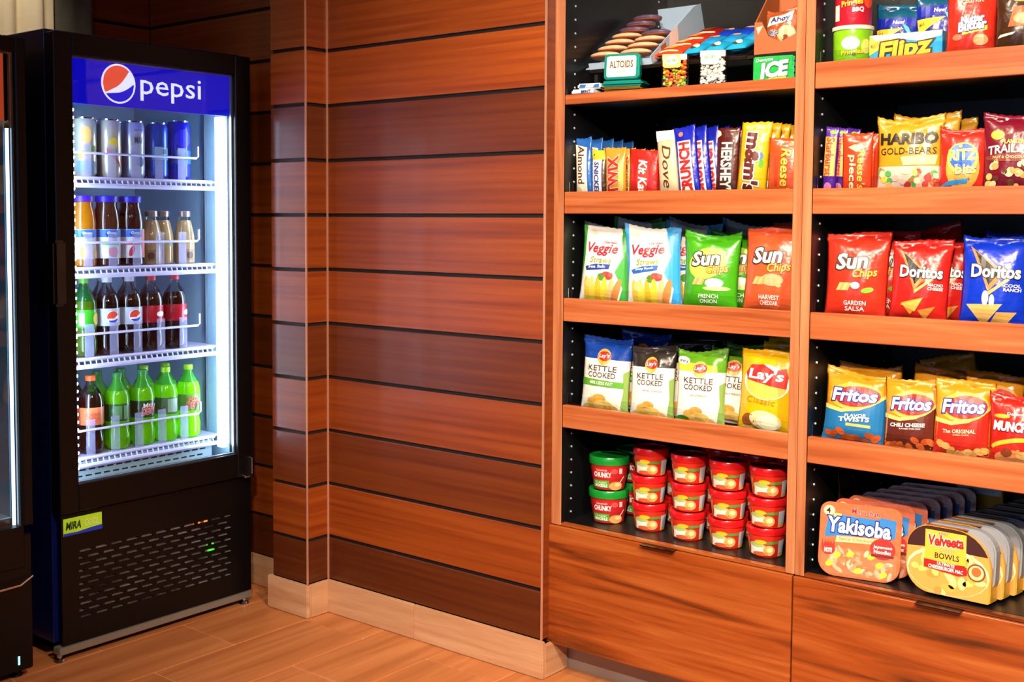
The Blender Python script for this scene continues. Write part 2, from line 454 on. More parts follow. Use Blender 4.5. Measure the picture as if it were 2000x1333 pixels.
# ------------------------------------------------------------------ drink coolers
COOL_BLK = plain('cooler_black', '050304', .42, 0, 0, .2, 20)
COOL_BLK.node_tree.nodes['Principled BSDF'].inputs['Specular IOR Level'].default_value = .25
COOL_BLUE = plain('cooler_blue', '06104a', .3, 0, .3)
LINER = plain('cooler_liner', '8fb4c4', .45)
SHELFW = plain('cooler_shelf_white', 'c9c4ea', .4)
GLASS = glass('door_glass', 'f2f8fb', .8)
LED = emit('led_white', 'dce8ff', 30)
FROST, nt_, b_ = newmat('frosted_tab'); b_.inputs['Base Color'].default_value = lin('b8bce8'); b_.inputs['Roughness'].default_value = .4; b_.inputs['Alpha'].default_value = .3; mottle(nt_, b_, 'b8bce8', .05, 20)
LEDHOUSE = plain('led_housing', 'b8c4e0', .4)
def cooler(name, label, xf, y0, y1, ztop, gl, header, body_mat, strip_y):
    """front face at x = xf looking to +x; y0..y1 its width; gl = glass y0,y1,z0,z1"""
    yc = (y0+y1)/2
    t = thing(name, label, 'drink cooler', (xf, yc, 0))
    def B(n, a, b, c, d, e, f, m, p=t, bev=0, seg=2): return box(n, a-xf, b-xf, c-yc, d-yc, e, f, m, p, bev, seg)
    xb = xf-.66
    # cabinet walls as an open box
    bm = bmesh.new()
    for q in ((xb, xf-.056, y0+.002, y0+.036, .05, ztop), (xb, xf-.056, y1-.036, y1-.002, .05, ztop), (xb, xb+.03, y0+.037, y1-.037, .05, ztop), (xb+.031, xf-.056, y0+.037, y1-.037, ztop-.05, ztop), (xb+.031, xf-.056, y0+.037, y1-.037, .44, .47), (xb+.031, xf-.2, y0+.037, y1-.037, .05, .07)):
        add_box(bm, q[0]-xf, q[1]-xf, q[2]-yc, q[3]-yc, q[4], q[5], .002)
    bm_obj('cabinet', bm, body_mat, t)
    bm = bmesh.new()
    for q in ((xb+.031, xf-.058, y0+.0365, y0+.04, .471, ztop-.051), (xb+.031, xf-.058, y1-.04, y1-.0365, .471, ztop-.051), (xb+.031, xb+.035, y0+.0405, y1-.0405, .471, ztop-.051), (xb+.0355, xf-.058, y0+.0405, y1-.0405, ztop-.055, ztop-.051), (xb+.0355, xf-.058, y0+.0405, y1-.0405, .471, .475)):
        add_box(bm, q[0]-xf, q[1]-xf, q[2]-yc, q[3]-yc, q[4], q[5])
    bm_obj('liner', bm, LINER, t)
    # door
    gy0, gy1, gz0, gz1 = gl
    bm = bmesh.new()
    add_box(bm, -.05, 0, y0-yc, gy0-yc, .455, ztop-.012, .003); add_box(bm, -.05, 0, gy1-yc, y1-yc, .455, ztop-.012, .003)
    add_box(bm, -.05, 0, gy0-yc-.001, gy1-yc+.001, gz1, ztop-.012, .003); add_box(bm, -.05, 0, gy0-yc-.001, gy1-yc+.001, .455, gz0, .003)
    door = bm_obj('door', bm, COOL_BLK, t)
    B('gasket', xf-.0555, xf-.0505, y0+.012, y0+.03, .46, ztop-.02, plain('gasket', '050505', .7), door)
    B('glass_pane', xf-.016, xf-.011, gy0-.004, gy1+.004, gz0-.004, gz1+.004, GLASS, door)
    # thin bright spacer bars around the pane
    SPAC = plain('pane_spacer', '9aa6ae', .3, .7)
    bm = bmesh.new()
    for q in ((gy0, gy0+.004, gz0, gz1), (gy1-.006, gy1, gz0, gz1), (gy0+.005, gy1-.007, gz1-.004, gz1), (gy0+.005, gy1-.007, gz0, gz0+.004)):
        add_box(bm, -.026, -.0175, q[0]-yc, q[1]-yc, q[2], q[3])
    bm_obj('pane_spacer', bm, SPAC, door)
    hz = gz1-header
    return t, door, B, xb
XF, FY0, FY1, FZT = -3.15, 1.857, 2.59, 1.905
FC = (FY0+FY1)/2
t, door, B, xb = cooler('drink_cooler', 'tall black drink cooler with lit blue header and rows of bottles', XF, FY0, FY1, FZT, (1.919, 2.525, .539, 1.828), .14, COOL_BLUE, 2.5)
# lit header
hd = B('header_sign', XF-.034, XF-.028, 1.922, 2.52, 1.690, 1.826, emit('header_blue', '0206c4', .85), door)
SIGNW = emit('sign_white', 'e8e6ff', 1.15); SIGNR = emit('sign_red', 'f4553c', 1.0); SIGNB = emit('sign_blue', '0812d8', .9)
def sgn(x, z, o): return (-.028+o, x, z)     # x runs along the cooler's width
lc = (2.092-FC, 1.761)
def disc_part(f0, f1, n=28):                   # wave band of the round emblem between two lines
    top, bot = [], []
    for i in range(n+1):
        x = -1+2*i/n; c = math.sqrt(max(0, 1-x*x))
        top.append((x, max(-c, min(c, f1(x))))); bot.append((x, max(-c, min(c, f0(x)))))
    pts = [(lc[0]+x*.0555, lc[1]+z*.0555) for x, z in bot+top[::-1]]
    out = []
    for p in pts:
        if not out or (abs(p[0]-out[-1][0])+abs(p[1]-out[-1][1])) > 1e-5: out.append(p)
    return out
fu = lambda x: -.62+.50*(x+1)+.42*max(0, x+.2)**2*1.6
fl_ = lambda x: -.62+.13*(x+1)+.36*max(0, x+.1)**2
decals(hd, [E(lc[0], lc[1], .061, .061, SIGNW, 'round_emblem', 0, 1, 40), P(disc_part(fu, lambda x: 2), SIGNR, 'round_emblem', 2),
            P(disc_part(lambda x: -2, fl_), SIGNB, 'round_emblem', 2),
            T('pepsi', 2.287-FC, 1.757, .232, .082, SIGNW, 'lettering', 0, 0, .004, None, 2)], sgn, step=0, base=.0004)
# led strips; the hidden left one is added to light the bottles evenly
for yy, nm in ((2.497, 1), (1.926, 0)):
    bm = bmesh.new()
    add_box(bm, -.066, -.034, yy-.010-FC, yy+.011-FC, .562, 1.687, .002)
    k = .58
    while k < 1.68:
        bmesh.ops.create_icosphere(bm, subdivisions=1, radius=.006, matrix=Matrix.Translation((-.035, yy+.010-FC, k))); k += .0237
    bm_obj('led_strip', bm, LED, door)
# shelves with white wire-look fronts
SH = [1.473, 1.190, .905, .592]
xs = XF-.115
for zi, z in enumerate(SH):
    bm = bmesh.new()
    add_box(bm, xb+.05-XF, xs-XF-.01, 1.90-FC, 2.545-FC, z-.006, z-.001)
    for k in range(26): pass
    s = bm_obj('shelf', bm, SHELFW, t)
    bm = bmesh.new()
    add_tube(bm, [(xs-XF, 1.905-FC, z-.004), (xs-XF, 2.513-FC, z-.004)], .006)
    add_tube(bm, [(xs-XF+.01, 1.905-FC, z-.026), (xs-XF+.01, 2.53-FC, z-.026)], .0075)
    for k in range(30):
        y = 1.91+.0205*k-FC; add_tube(bm, [(xs-XF+.001, y, z-.005), (xs-XF+.009, y, z-.026)], .0025, 5)
    bm_obj('wire_front', bm, SHELFW, s)
    if zi != 99:
        zr = z+[.075, .078, .075, .085][zi]
        bm = bmesh.new()
        add_tube(bm, [(xs-XF+.004, 1.905-FC, zr), (xs-XF+.004, 2.445-FC, zr), (xs-XF+.004, 2.452-FC, zr+.006), (xs-XF+.004, 2.452-FC, zr+.04)], .0038)
        for k in range(7):
            y = 1.9+.089*k+.028-FC
            if y+.03 > 2.46-FC: break
            box('guard_tab', xs-XF-.001, xs-XF+.002, y, y+.03, z+.001, zr+.032, FROST, s)
        bm_obj('guard_rail', bm, SHELFW, s)
# shelf standards
bm = bmesh.new()
add_box(bm, -3.352-XF, -3.344-XF, 2.541-FC, 2.549-FC, .5, 1.83); add_box(bm, xb+.0355-XF, xb+.043-XF, 2.24-FC, 2.25-FC, .5, 1.83)
bm_obj('shelf_standards', bm, CHROME, t)
# vented floor panel
VENT = plain('vent_panel', 'a9c6cf', .4)
vp = B('vent_panel', XF-.125, XF-.119, 1.90, 2.505, .475, .578, VENT)
bm = bmesh.new()
for r_ in range(4):
    for k in range(17):
        y = 1.915+.033*k+(.012 if r_ % 2 else 0)-FC
        add_box(bm, -.1189, -.1182, y, y+.022, .492+.019*r_, .497+.019*r_)
tag(bm_obj('vent_slots', bm, plain('slot_dark', '07090c', .8), vp), kind='stuff')
# handle, hinge, badge, grille, plinth, feet
B('handle', XF-.04, XF+.012, 1.842, 1.884, 1.083, 1.279, plain('handle_black', '0c0c0e', .25), door, .008)
bm = bmesh.new(); add_box(bm, -.01, .012, 2.575-FC, 2.586-FC, .462, .52, .002); add_box(bm, -.04, .012, 2.545-FC, 2.586-FC, .452, .461, .002)
bm_obj('hinge', bm, CHROME, door)
# grille with real slots
gx0, gx1 = XF-.0235, XF-.020
gy0, gy1 = 1.868, 2.594
bm = bmesh.new()
rows = [.118+.0205*k for k in range(11)]
def gb(a, b, c, d): add_box(bm, gx0-XF, gx1-XF, a-FC, b-FC, c, d)
gb(gy0, 1.925, .046, .448); gb(2.51, gy1, .046, .448)
prev = .046
for k, z in enumerate(rows):
    gb(1.925, 2.51, prev, z); prev = z+.0075
    y = 1.925; first = True; off = .0 if k % 2 == 0 else .0275
    edges = []
    s0 = 1.93-off
    while s0 < 2.508:
        a, b_ = max(s0, 1.926), min(s0+.041, 2.509)
        if b_-a > .006: edges.append((a, b_))
        s0 += .055
    y = 1.925
    for a, b_ in edges:
        if a > y: gb(y, a, z, z+.0075)
        y = b_
    if y < 2.51: gb(y, 2.51, z, z+.0075)
gb(1.925, 2.51, prev, .448)
gr = bm_obj('grille', bm, COOL_BLK, t)
B('slot_plate', XF-.075, XF-.0285, 1.90, 2.54, .07, .40, plain('slot_plate_metal', '8c9298', .35, .5, 0, .9, 11), t)  # metal plate added behind the slots to catch light, mottled dark and bright
for y, z, h, s in ((2.36, .316, 'ff5a18', 3), (2.40, .316, 'ff7a28', 2), (2.415, .232, '30ff20', 5), (2.417, .212, '30ff20', 2.2)):
    B('indicator_lamp', XF-.0284, XF-.0245, y, y+.022, z-.003, z+.01, emit('lamp_'+h, h, s), t)
bd = B('badge', XF-.0195, XF-.017, 1.874, 2.006, .383, .436, plain('badge_green', 'b4ee30', .35), t, .001)
decals(bd, [P([(-.066, -.0265), (.066, -.0265), (.066, -.012), (.03, -.014), (-.02, -.019), (-.066, -.018)], ink('1038c8'), 'badge_stripe'),
            T('MIRA', -.032, .004, .05, .022, ink('123a2a'), 'lettering', .15, 0, .03), T('COOL', .029, .004, .05, .02, ink('e8f2b0'), 'lettering', .15, 0, .01)], lambda x, z, o: (-.017+o, x+1.94-FC, z+.4095), step=0)
B('plinth', XF-.05, XF-.012, 1.853, 2.588, .022, .044, plain('plinth_grey', '8c8880', .35, .5), t, .002)
for y in (1.862, 2.57):
    for x in (-.03, -.6):
        bm = bmesh.new(); add_lathe(bm, [(0, .022 if x > -.1 else .05), (.008, .022 if x > -.1 else .05), (.008, .012), (.016, .010), (.018, .001), (0, .001)], 16, x, y-FC)
        bm_obj('foot', bm, CHROME, t)

# second cooler, only its right edge is in the frame
X2 = -3.12
t2, door2, B2, xb2 = cooler('drink_cooler', 'second drink cooler cut off by the left edge of the photo', X2, 1.02, 1.752, 1.865, (1.08, 1.722, .335, 1.812), .14, plain('cooler_black_side', '0a0a0e', .35), 1.7)
C2 = (1.02+1.752)/2
B2('header_sign', X2-.034, X2-.028, 1.085, 1.70, 1.62, 1.808, emit('header_orange', 'd8502a', .55), door2)
B2('led_strip', X2-.04, X2-.034, 1.708, 1.716, .36, 1.6, emit('led_side', 'bfe4ff', 3), door2)
for z in (1.36, 1.05, .74, .5):
    B2('shelf', X2-.56, X2-.12, 1.06, 1.71, z-.012, z-.002, SHELFW, t2)
bm = bmesh.new(); add_tube(bm, [(.012, 1.45-C2, .292), (.016, 1.6-C2, .288), (.014, 1.7-C2, .29), (0, 1.745-C2, .305)], .004); bm_obj('door_rod', bm, CHROME, door2)
B2('kick_panel', X2-.02, X2-.008, 1.03, 1.748, .03, .43, COOL_BLK, t2, .003)
B2('kick_lamp', X2-.0079, X2-.005, 1.70, 1.705, .05, .075, emit('lamp_cyan', '9fe8ff', 1.2), t2)
for y in (1.72, 1.05):
    bm = bmesh.new(); add_lathe(bm, [(0, .05), (.01, .05), (.01, .012), (.02, .001), (0, .001)], 14, -.06, y-C2); bm_obj('foot', bm, COOL_BLK, t2)

# ------------------------------------------------------------------ bags and wrappers
WHT, BLK = ink('f6f3ee'), ink('1a1512')
def pouch(w, h, d, seed=0, seal=.07, fold=1.0):
    rnd = random.Random(seed); p1, p2, p3 = (rnd.uniform(0, 6.28) for _ in range(3)); droop = rnd.uniform(-.004, .004)*fold
    def f(u, v, side):
        t = min(1, max(0, (v-.03)/(1-seal-.03))); e = (4*t**.85*(1-t**.85))**.55 if 0 < t < 1 else 0
        hw = w/2*(1-.075*e*min(1, d/.05))
        q = max(0, 1-abs(u)**2.4)**.75
        y = d/2*e*q
        wr = fold*.0022*(math.sin(7*u+p1)*math.exp(-6*(1-t))+math.sin(6*u+p2)*math.exp(-7*t)+.5*math.sin(11*u-9*v+p3)*(1-abs(u))*min(1, 6*t*(1-t)))
        y = y+wr*q*(1 if 0 < t < 1 else 0)
        com = fold*.0035*math.sin(3.1*u+p1)*max(0, (v-.75)/.25)**2         # the whole seal waves
        z = h*v+(droop*u+fold*.003*math.sin(2.2*u+p2)+.004*abs(u)**3*fold)*max(0, (v-.6)/.4)**2
        return (u*hw, -side*y+com-.0006*side, z)
    return f
def bag_mesh(name, f, mats, zones, parent, nu=18, nv=28, seal=.07, zig=True):
    bm = bmesh.new(); us = [math.sin((i/nu*2-1)*PI/2)*.35+(i/nu*2-1)*.65 for i in range(nu+1)]
    vsq = sorted(set([j/nv for j in range(nv+1)]+[1-seal, .03]+[z for z, _ in zones if 0 < z < 1]))
    G = {}
    for s in (1, -1):
        for j, v in enumerate(vsq):
            for i, u in enumerate(us):
                if s == -1 and (i in (0, nu)): G[s, i, j] = G[1, i, j]; continue
                x, y, z = f(u, v, s)
                if zig and j == len(vsq)-1: z += .0012*(-1)**i
                G[s, i, j] = bm.verts.new((x, y, z))
    def mi(v):
        k = 0
        for n_, (z, m) in enumerate(zones):
            if v >= z-1e-6: k = m
        return k
    for s in (1, -1):
        for j in range(len(vsq)-1):
            for i in range(nu):
                q = (G[s, i, j], G[s, i+1, j], G[s, i+1, j+1], G[s, i, j+1])
                fc = bm.faces.new(q if s == 1 else q[::-1]); fc.material_index = mi(vsq[j]); fc.smooth = True
    for j in (0, len(vsq)-1):
        for i in range(nu):
            try: bm.faces.new((G[1, i, j], G[1, i+1, j], G[-1, i+1, j], G[-1, i, j]))
            except ValueError: pass
    me = bpy.data.meshes.new(name); bmesh.ops.recalc_face_normals(bm, faces=bm.faces); bm.to_mesh(me); bm.free()
    return link(name, me, mats, parent)
def bag(name, label, cat, group, size, cols, decs, loc, rot=(0, 0, 0), seed=1, zones=None, seal=.07, fold=1.7, body='pouch', nu=18, nv=28):
    """rot = lean back, tilt sideways, turn (degrees)"""
    w_, h_, d_ = size
    zz = loc[2]
    if body == 'wrapper' and zz < 1.6: h_ -= .022
    elif body == 'pouch':
        if 1.35 < zz < 1.6: h_ -= .026
        elif 1.05 < zz < 1.2: h_ -= .027
        elif .7 < zz < .9: h_ -= .031 if loc[0] < -1.22 else .040
        elif zz > 1.65: h_ -= .020
    t = thing(name, label, cat, loc, (R_(-rot[0]), R_(rot[1]), R_(rot[2])), group)
    f = pouch(w_, h_, d_, seed, seal, fold)
    bag_mesh(body, f, [film(c) for c in cols], zones or [(0, 0)], t, nu, nv, seal)
    def sf(x, z, o):
        u = max(-1, min(1, 2*x/w_)); p = f(u, max(0, min(1, z/h_)), 1)
        return (p[0], p[1]-o, p[2])
    if decs: decals(t, decs, sf, w_/2, h_, step=.011, base=.0009)
    return t
def RT(a): return (R_(-a[0]), R_(a[1]), R_(a[2]))
def row_back(t, loc0, n, dy, what, dx=0, rots=None, dz=0, group=None, start=1):
    """copies of a thing standing behind it"""
    out = []
    for i in range(start, start+n):
        r = rots[(i-start) % len(rots)] if rots else None
        out.append(dup(t, (loc0[0]+dx*i, loc0[1]+dy*i, loc0[2]+dz*i), RT(r) if r else None, what % ORD[min(i, 8)], group))
    return out
S2, S3, S4, SA = 1.427-DROP+.0003, 1.12-DROP+.0003, .808-DROP+.0003, 1.735-DROP+.0003

# ---- third shelf, left: vegetable straws and wavy chips
def veggie(label, side, dark, flav, loc, rot, seed):
    d = [P([(.48, 1), (1, 1), (1, .0), (.62, .0), (.80, .22), (.50, .42), (.74, .62)], ink(side), 'side_panel_print'), P([(-1, 1), (-.86, 1), (-.84, .55), (-.96, .3), (-1, .3)], ink(side), 'side_panel_print'),
         E(-.62, .90, .2, .028, ink('d8d2c0'), 'printed_picture'), T('Garden', .18, .80, .5, .035, ink('c8303a'), 'brand_lettering', .2),
         T('Veggie', -.14, .70, 1.28, .155, ink('c01c30'), 'brand_lettering', .25, 0, .02), T('Straws', -.1, .565, .85, .075, ink('8a9c14'), 'brand_lettering', .3, 0, .01),
         P([(-.78, .47), (-.7, .42), (.25, .455), (.3, .515), (-.3, .51)], ink(dark), 'flavour_banner'), T(flav, -.24, .478, .72, .035, WHT, 'flavour_lettering', .1, 3, .02),
         E(.22, .37, .22, .05, ink('b83a3a'), rot=-10), E(.02, .35, .18, .05, ink('4a8a20')), E(.35, .38, .1, .03, ink('e06050'), layer=2)]
    for i, (x, a) in enumerate(((-.62, 12), (-.38, 5), (-.14, 0), (.1, -6), (.34, -14), (.55, -30))):
        d.append(E(x, .15, .13, .20, ink(['e8c040', 'f0d048', 'dcb02c', 'ecc83c', 'e8b878', 'd08040'][i]), 'printed_straws', a*.6, 1+i % 2))
    d += [E(-.5, .26, .2, .06, ink('d8c878'), 'printed_straws', layer=3)]
    return bag('snack_bag', label, 'snack bag', 'puffed vegetable snack bags', (.166, .252, .06), ['f4f1ea', side], d, loc, rot, seed, [(0, 0)])
va = veggie('white and green snack bag with red script, leftmost on its shelf', '3aa03a', '1c3f9c', 'Sea Salt', (-1.862, 2.822, S3), (5, 3, 8), 11)
vb = veggie('white and light-blue snack bag with red script, in the front row', '2f9be0', '2060b8', 'Zesty Ranch', (-1.692, 2.822, S3), (4, -3, 12), 12)
dup(va, (-1.815, 2.905, S3+.048), RT((6, 2, 5)), 'white and green snack bag standing tallest behind the front pair')
dup(va, (-1.866, 2.995, S3+.012), RT((6, -6, 2)), 'white and green snack bag peeking out at the far left rear')
dup(vb, (-1.640, 2.900, S3+.0), RT((6, 4, 10)), 'white and light-blue snack bag half hidden behind its front twin')
dup(vb, (-1.675, 2.985, S3+.036), RT((6, 2, 8)), 'white and light-blue snack bag highest at the back, top edge showing')
dup(vb, (-1.548, 3.075, S3+.01), RT((6, 2, 8)), 'white and light-blue snack bag behind the bright green chip bag')
def suns(label, base, l1, l2, extra, loc, rot, seed, size=(.158, .238, .062), hi=None):
    d = [E(-.1, .62, .7, .2, ink(hi), 'background_print', 20, 0)] if hi else []
    d += [T('Sun', -.12, .68, .98, .17, WHT, 'brand_lettering', .2, 4, .03, (ink('3a2a18'), .06)), T('Chips', .3, .535, .78, .12, ink('f4b93c'), 'brand_lettering', .2, 6, .015, (ink('8a3a0c'), .05)),
          T(l1, .02, .20, .72, .05, WHT, 'flavour_lettering', 0, 0, .01), T(l2, .02, .135, .62, .05, WHT, 'flavour_lettering', 0, 0, .01)]
    for i in range(4): d.append(P([(-.62+.1*i, .34), (-.52+.1*i, .34), (-.40+.1*i, .43), (-.50+.1*i, .43)], ink(['e8b070', 'd89858'][i % 2]), 'printed_picture'))
    return bag('chip_bag', label, 'chip bag', 'wavy chip bags', size, [base], d+extra, loc, rot, seed)
sg = suns('bright green chip bag with white lettering in the front row', '3f9c14', 'FRENCH', 'ONION', [E(.22, .37, .34, .06, ink('f2ead8')), E(.22, .38, .26, .04, WHT, layer=2), E(.3, .3, .5, .03, ink('d8e090'))], (-1.520, 2.822, S3), (4, 1, 12), 21, hi='a8cc50')
dup(sg, (-1.484, 2.895, S3), RT((5, 2, 14)), 'bright green chip bag standing behind its front twin')
hc = suns('orange-red chip bag next to the middle stile, front row', 'd4532c', 'HARVEST', 'CHEDDAR', [E(.1, .4, .4, .07, ink('e8a070')), E(.34, .34, .1, .02, ink('e8a060'))], (-1.335, 2.825, S3), (4, 2, 6), 22, (.16, .255, .062))
dup(hc, (-1.312, 2.975, S3+.012), RT((5, 3, 4)), 'orange-red chip bag behind the one at the middle stile')
# ---- third shelf, right
gs = suns('red chip bag with white and yellow lettering beside the middle stile', 'cf2f1d', 'GARDEN', 'SALSA', [E(.42, .35, .2, .03, ink('78b428'), rot=12), E(.02, .4, .15, .04, WHT)], (-1.120, 2.825, S3), (5, 1, 12), 31, (.156, .243, .062))
dup(gs, (-1.088, 2.905, S3), RT((6, 4, 14)), 'red chip bag hidden behind the red one by the stile')
def tri(label, base, l1, l2, loc, rot, seed, size, chips):
    d = [P([(-.78, .90), (.30, .60), (-.18, .40)], ink('e07a3a'), 'triangle_logo', 1), P([(-.66, .865), (.12, .61), (-.17, .47)], ink('14100f'), 'triangle_logo', 2),
         P([(-.18, .40), (.55, .60), (.62, .585), (-.16, .36)], ink('f0a860'), 'triangle_logo', 2),
         T('Doritos', .02, .625, 1.46, .135, WHT, 'brand_lettering', 0, 0, .03, (ink('1c1210'), .05), 4), T(l1, .55, .475, .5, .035, WHT, 'flavour_lettering', .1, 0, .02), T(l2, .55, .43, .52, .035, WHT, 'flavour_lettering', .1, 0, .02)]
    return bag('chip_bag', label, 'chip bag', 'corn chip bags', size, [base], d+chips, loc, rot, seed)
CH = [P([(-.6, .24), (.18, .32), (-.25, .10)], ink('d88a30'), 'printed_picture'), P([(-.62, .22), (.15, .31), (-.1, .14)], ink('e8a848'), 'printed_picture', 2), P([(0, .16), (.6, .22), (.25, .05)], ink('d88838'), 'printed_picture')]
dr = tri('red chip bag with black triangle logo in the front row', 'c0201a', 'NACHO', 'CHEESE', (-.966, 2.822, S3), (5, 3, 14), 41, (.138, .224, .058), CH)
dup(dr, (-.935, 2.89, S3), RT((6, 4, 14)), 'red chip bag second in the row with the black triangle logo')
dup(dr, (-.945, 2.965, S3+.04), RT((8, -10, 10)), 'red chip bag slanting up at the back behind the black triangle logo')
CB = [P([(-.82, .25), (.28, .27), (-.25, .02)], ink('d8a45c'), 'printed_picture'), P([(-.15, .0), (.12, .18), (.72, .19), (.3, .0)], ink('d09a50'), 'printed_picture', 2), E(-.25, .33, .1, .08, WHT), E(-.05, .3, .08, .07, WHT)]
db = tri('deep blue chip bag with black triangle logo, front row at photo edge', '0c2fb4', 'COOL', 'RANCH', (-.796, 2.824, S3), (5, 2, 12), 42, (.15, .236, .06), CB)
dup(db, (-.775, 2.905, S3+.008), RT((6, 3, 12)), 'deep blue chip bag behind the front blue one')
# ---- fourth shelf, left: kettle chips
def emblem(x, z, s, r=1.0):
    return [E(x, z, .2*s, .075*s*r, ink('f2a83a'), 'round_emblem', 0, 1), E(x+.02, z+.01, .19*s, .045*s*r, ink('c8261e'), 'round_emblem', 0, 2), T("Lay's", x+.01, z+.01, .3*s, .045*s*r, WHT, 'round_emblem', .15, 4, .015, None, 4)]
def kettle(label, top, accent, flav, loc, rot, seed, size, extra=[]):
    d = emblem(-.02, .755, 1.45)+[T('KETTLE', -.05, .60, 1.22, .072, ink('4a3226'), 'brand_lettering', 0, 0, .008), T('COOKED', -.05, .51, 1.18, .072, ink('4a3226'), 'brand_lettering', 0, 0, .008)]
    d += [P([(.8, .55), (1, .6), (1, .0), (.7, .0), (.85, .3)], ink('86a850'), 'side_panel_print')]
    for i, (x, z, a, b) in enumerate(((-.3, .14, .34, .07), (.05, .1, .4, .07), (-.1, .19, .28, .06), (.35, .06, .3, .05), (-.55, .06, .3, .05))): d.append(E(x, z, a, b, ink(['e8b050', 'f0c468', 'd89c40'][i % 3]), layer=1+i % 2))
    return bag('chip_bag', label, 'chip bag', 'kettle chip bags', size, ['efe9e0', top], d+extra+flav, loc, rot, seed, [(0, 0), (.72, 1)])
kb = kettle('white chip bag with royal blue top, leftmost on the fourth shelf', '143f9c', '', [P([(-.95, .36), (.85, .35), (.85, .43), (-.95, .455)], ink('5aa02c'), 'flavour_banner'), T('40% LESS FAT', -.05, .40, 1.0, .04, WHT, 'flavour_lettering', 0, -1, .02)], (-1.856, 2.822, S4), (4, 2, 8), 51, (.158, .245, .056))
dup(kb, (-1.790, 2.905, S4+.012), RT((5, 4, 12)), 'white chip bag with royal blue top behind the leftmost one')
kk = kettle('white chip bag with charcoal top between the blue and green topped ones', '2c2622', '', [T('SEA SALT & VINEGAR', .1, .40, .9, .025, ink('8a7a68'), 'flavour_lettering'), ], (-1.698, 2.824, S4), (4, 1, 14), 52, (.134, .233, .054))
dup(kk, (-1.632, 2.905, S4+.01), RT((5, 2, 14)), 'white chip bag with charcoal top second in its row')
dup(kk, (-1.625, 3.0, S4+.015), RT((5, 2, 10)), 'white chip bag with charcoal top at the very back')
kg = kettle('white chip bag with lime green top in the front row', '5c9a1c', '', [T('JALAPENO', 0, .40, .7, .03, ink('a08858'), 'flavour_lettering'), P([(-1, .72), (.7, .72), (.65, .80), (-1, .86)], ink('b8c832'), 'background_print', 0), E(-.72, .86, .26, .055, WHT), T('FIN', -.72, .85, .32, .035, BLK, 'flavour_lettering'), E(-.68, .07, .3, .05, ink('3f8a1c'), layer=3)], (-1.546, 2.824, S4), (4, 1, 13), 53, (.142, .235, .056))
dup(kg, (-1.488, 2.895, S4), RT((5, 3, 14)), 'white chip bag with lime green top behind its front twin')
dup(kg, (-1.492, 2.985, S4+.006), RT((5, 3, 14)), 'white chip bag with lime green top at the back of its row')
lay = bag('chip_bag', 'bright yellow chip bag with big red emblem, by the middle stile', 'chip bag', 'yellow chip bags', (.150, .248, .06), ['e0ac0c'],
          [E(.05, .62, .86, .21, ink('f6f0e0'), 'round_emblem', -6, 0), E(.05, .60, .78, .18, ink('f2b84a'), 'round_emblem', -6, 1), P([(-.74, .72), (-.55, .82), (-.1, .83), (.3, .76), (.72, .80), (.84, .70), (.8, .56), (.3, .58), (-.2, .61), (-.66, .64)], ink('c8201a'), 'round_emblem', 2),
           T("Lay's", .04, .695, 1.25, .15, WHT, 'brand_lettering', .12, -2, .03, None, 4), T('Classic', -.08, .40, 1.1, .075, ink('a87818'), 'flavour_lettering', .15, -4, 0),
           E(-.55, .15, .25, .08, ink('8a4a20'), rot=30), E(.1, .16, .6, .12, ink('f0d8a0'), rot=-8), E(.2, .14, .42, .09, ink('f8ecc8'), rot=-8, layer=2), E(-.6, .03, .3, .05, ink('f0c060'))], (-1.357, 2.824, S4), (4, 2, 8), 54)
dup(lay, (-1.322, 2.905, S4+.006), RT((6, 5, 10)), 'bright yellow chip bag second in the row by the stile')
dup(lay, (-1.318, 2.985, S4+.02), RT((6, -6, 4)), 'bright yellow chip bag at the back of the row by the stile')
# ---- fourth shelf, right: corn chips
def corn(label, low, flavs, loc, rot, seed, size, chip):
    d = [P([(-1, 0), (1, 0), (1, .70), (.7, .60), (.2, .49), (-.4, .44), (-1, .47)], ink(low), 'lower_print', 0),
         P([(-1, .47), (-.4, .44), (.2, .49), (.7, .60), (1, .70), (1, .75), (.6, .63), (.1, .53), (-.4, .49), (-1, .53)], ink('f6d070'), 'lower_print', 1),
         E(0, .68, .86, .185, ink('e8a838'), 'round_emblem', 6, 1), E(.08, .68, .74, .145, ink('cc2a1c'), 'round_emblem', 6, 2),
         T('Fritos', .0, .69, 1.42, .16, WHT, 'brand_lettering', .2, 3, .03, (ink('1c2c8c'), .06), 5)]+flavs
    for i in range(9):
        rr = random.Random(seed*10+i); d.append(E(-.75+.19*i, .06+.13*rr.random(), .17, .045, ink(chip[i % 2]), 'printed_picture', rr.uniform(-50, 50), 1+i % 3))
    return bag('chip_bag', label, 'chip bag', 'corn chip bags with yellow tops', size, ['d08a1c'], d, loc, rot, seed)
f1 = corn('yellow chip bag with blue lower half and orange twists', '1f6ea8', [T('FLAVOR', .1, .415, .7, .045, WHT, 'flavour_lettering', .15, 5, .02, (BLK, .015), 4), T('TWISTS', .05, .36, 1.0, .06, WHT, 'flavour_lettering', .15, 5, .04, (BLK, .02), 4), Rc(-.2, .6, .26, .30, ink('c8b868'))], (-1.118, 2.824, S4), (5, 3, 8), 61, (.158, .218, .058), ('c8521c', 'b04818'))
dup(f1, (-1.095, 2.895, S4+.012), RT((6, -4, 6)), 'yellow topped chip bag right behind the blue one')
f2 = corn('yellow chip bag with dark brown lower half', '5a1f12', [T('CHILI CHEESE', -.1, .395, 1.3, .05, WHT, 'flavour_lettering', .12, 4, .03, None, 4), T('FLAVORED CORN CHIPS', .0, .345, .8, .018, WHT, 'flavour_lettering', .1, 4)], (-.975, 2.824, S4), (5, 1, 10), 62, (.132, .212, .055), ('d8622c', 'c04c1c'))
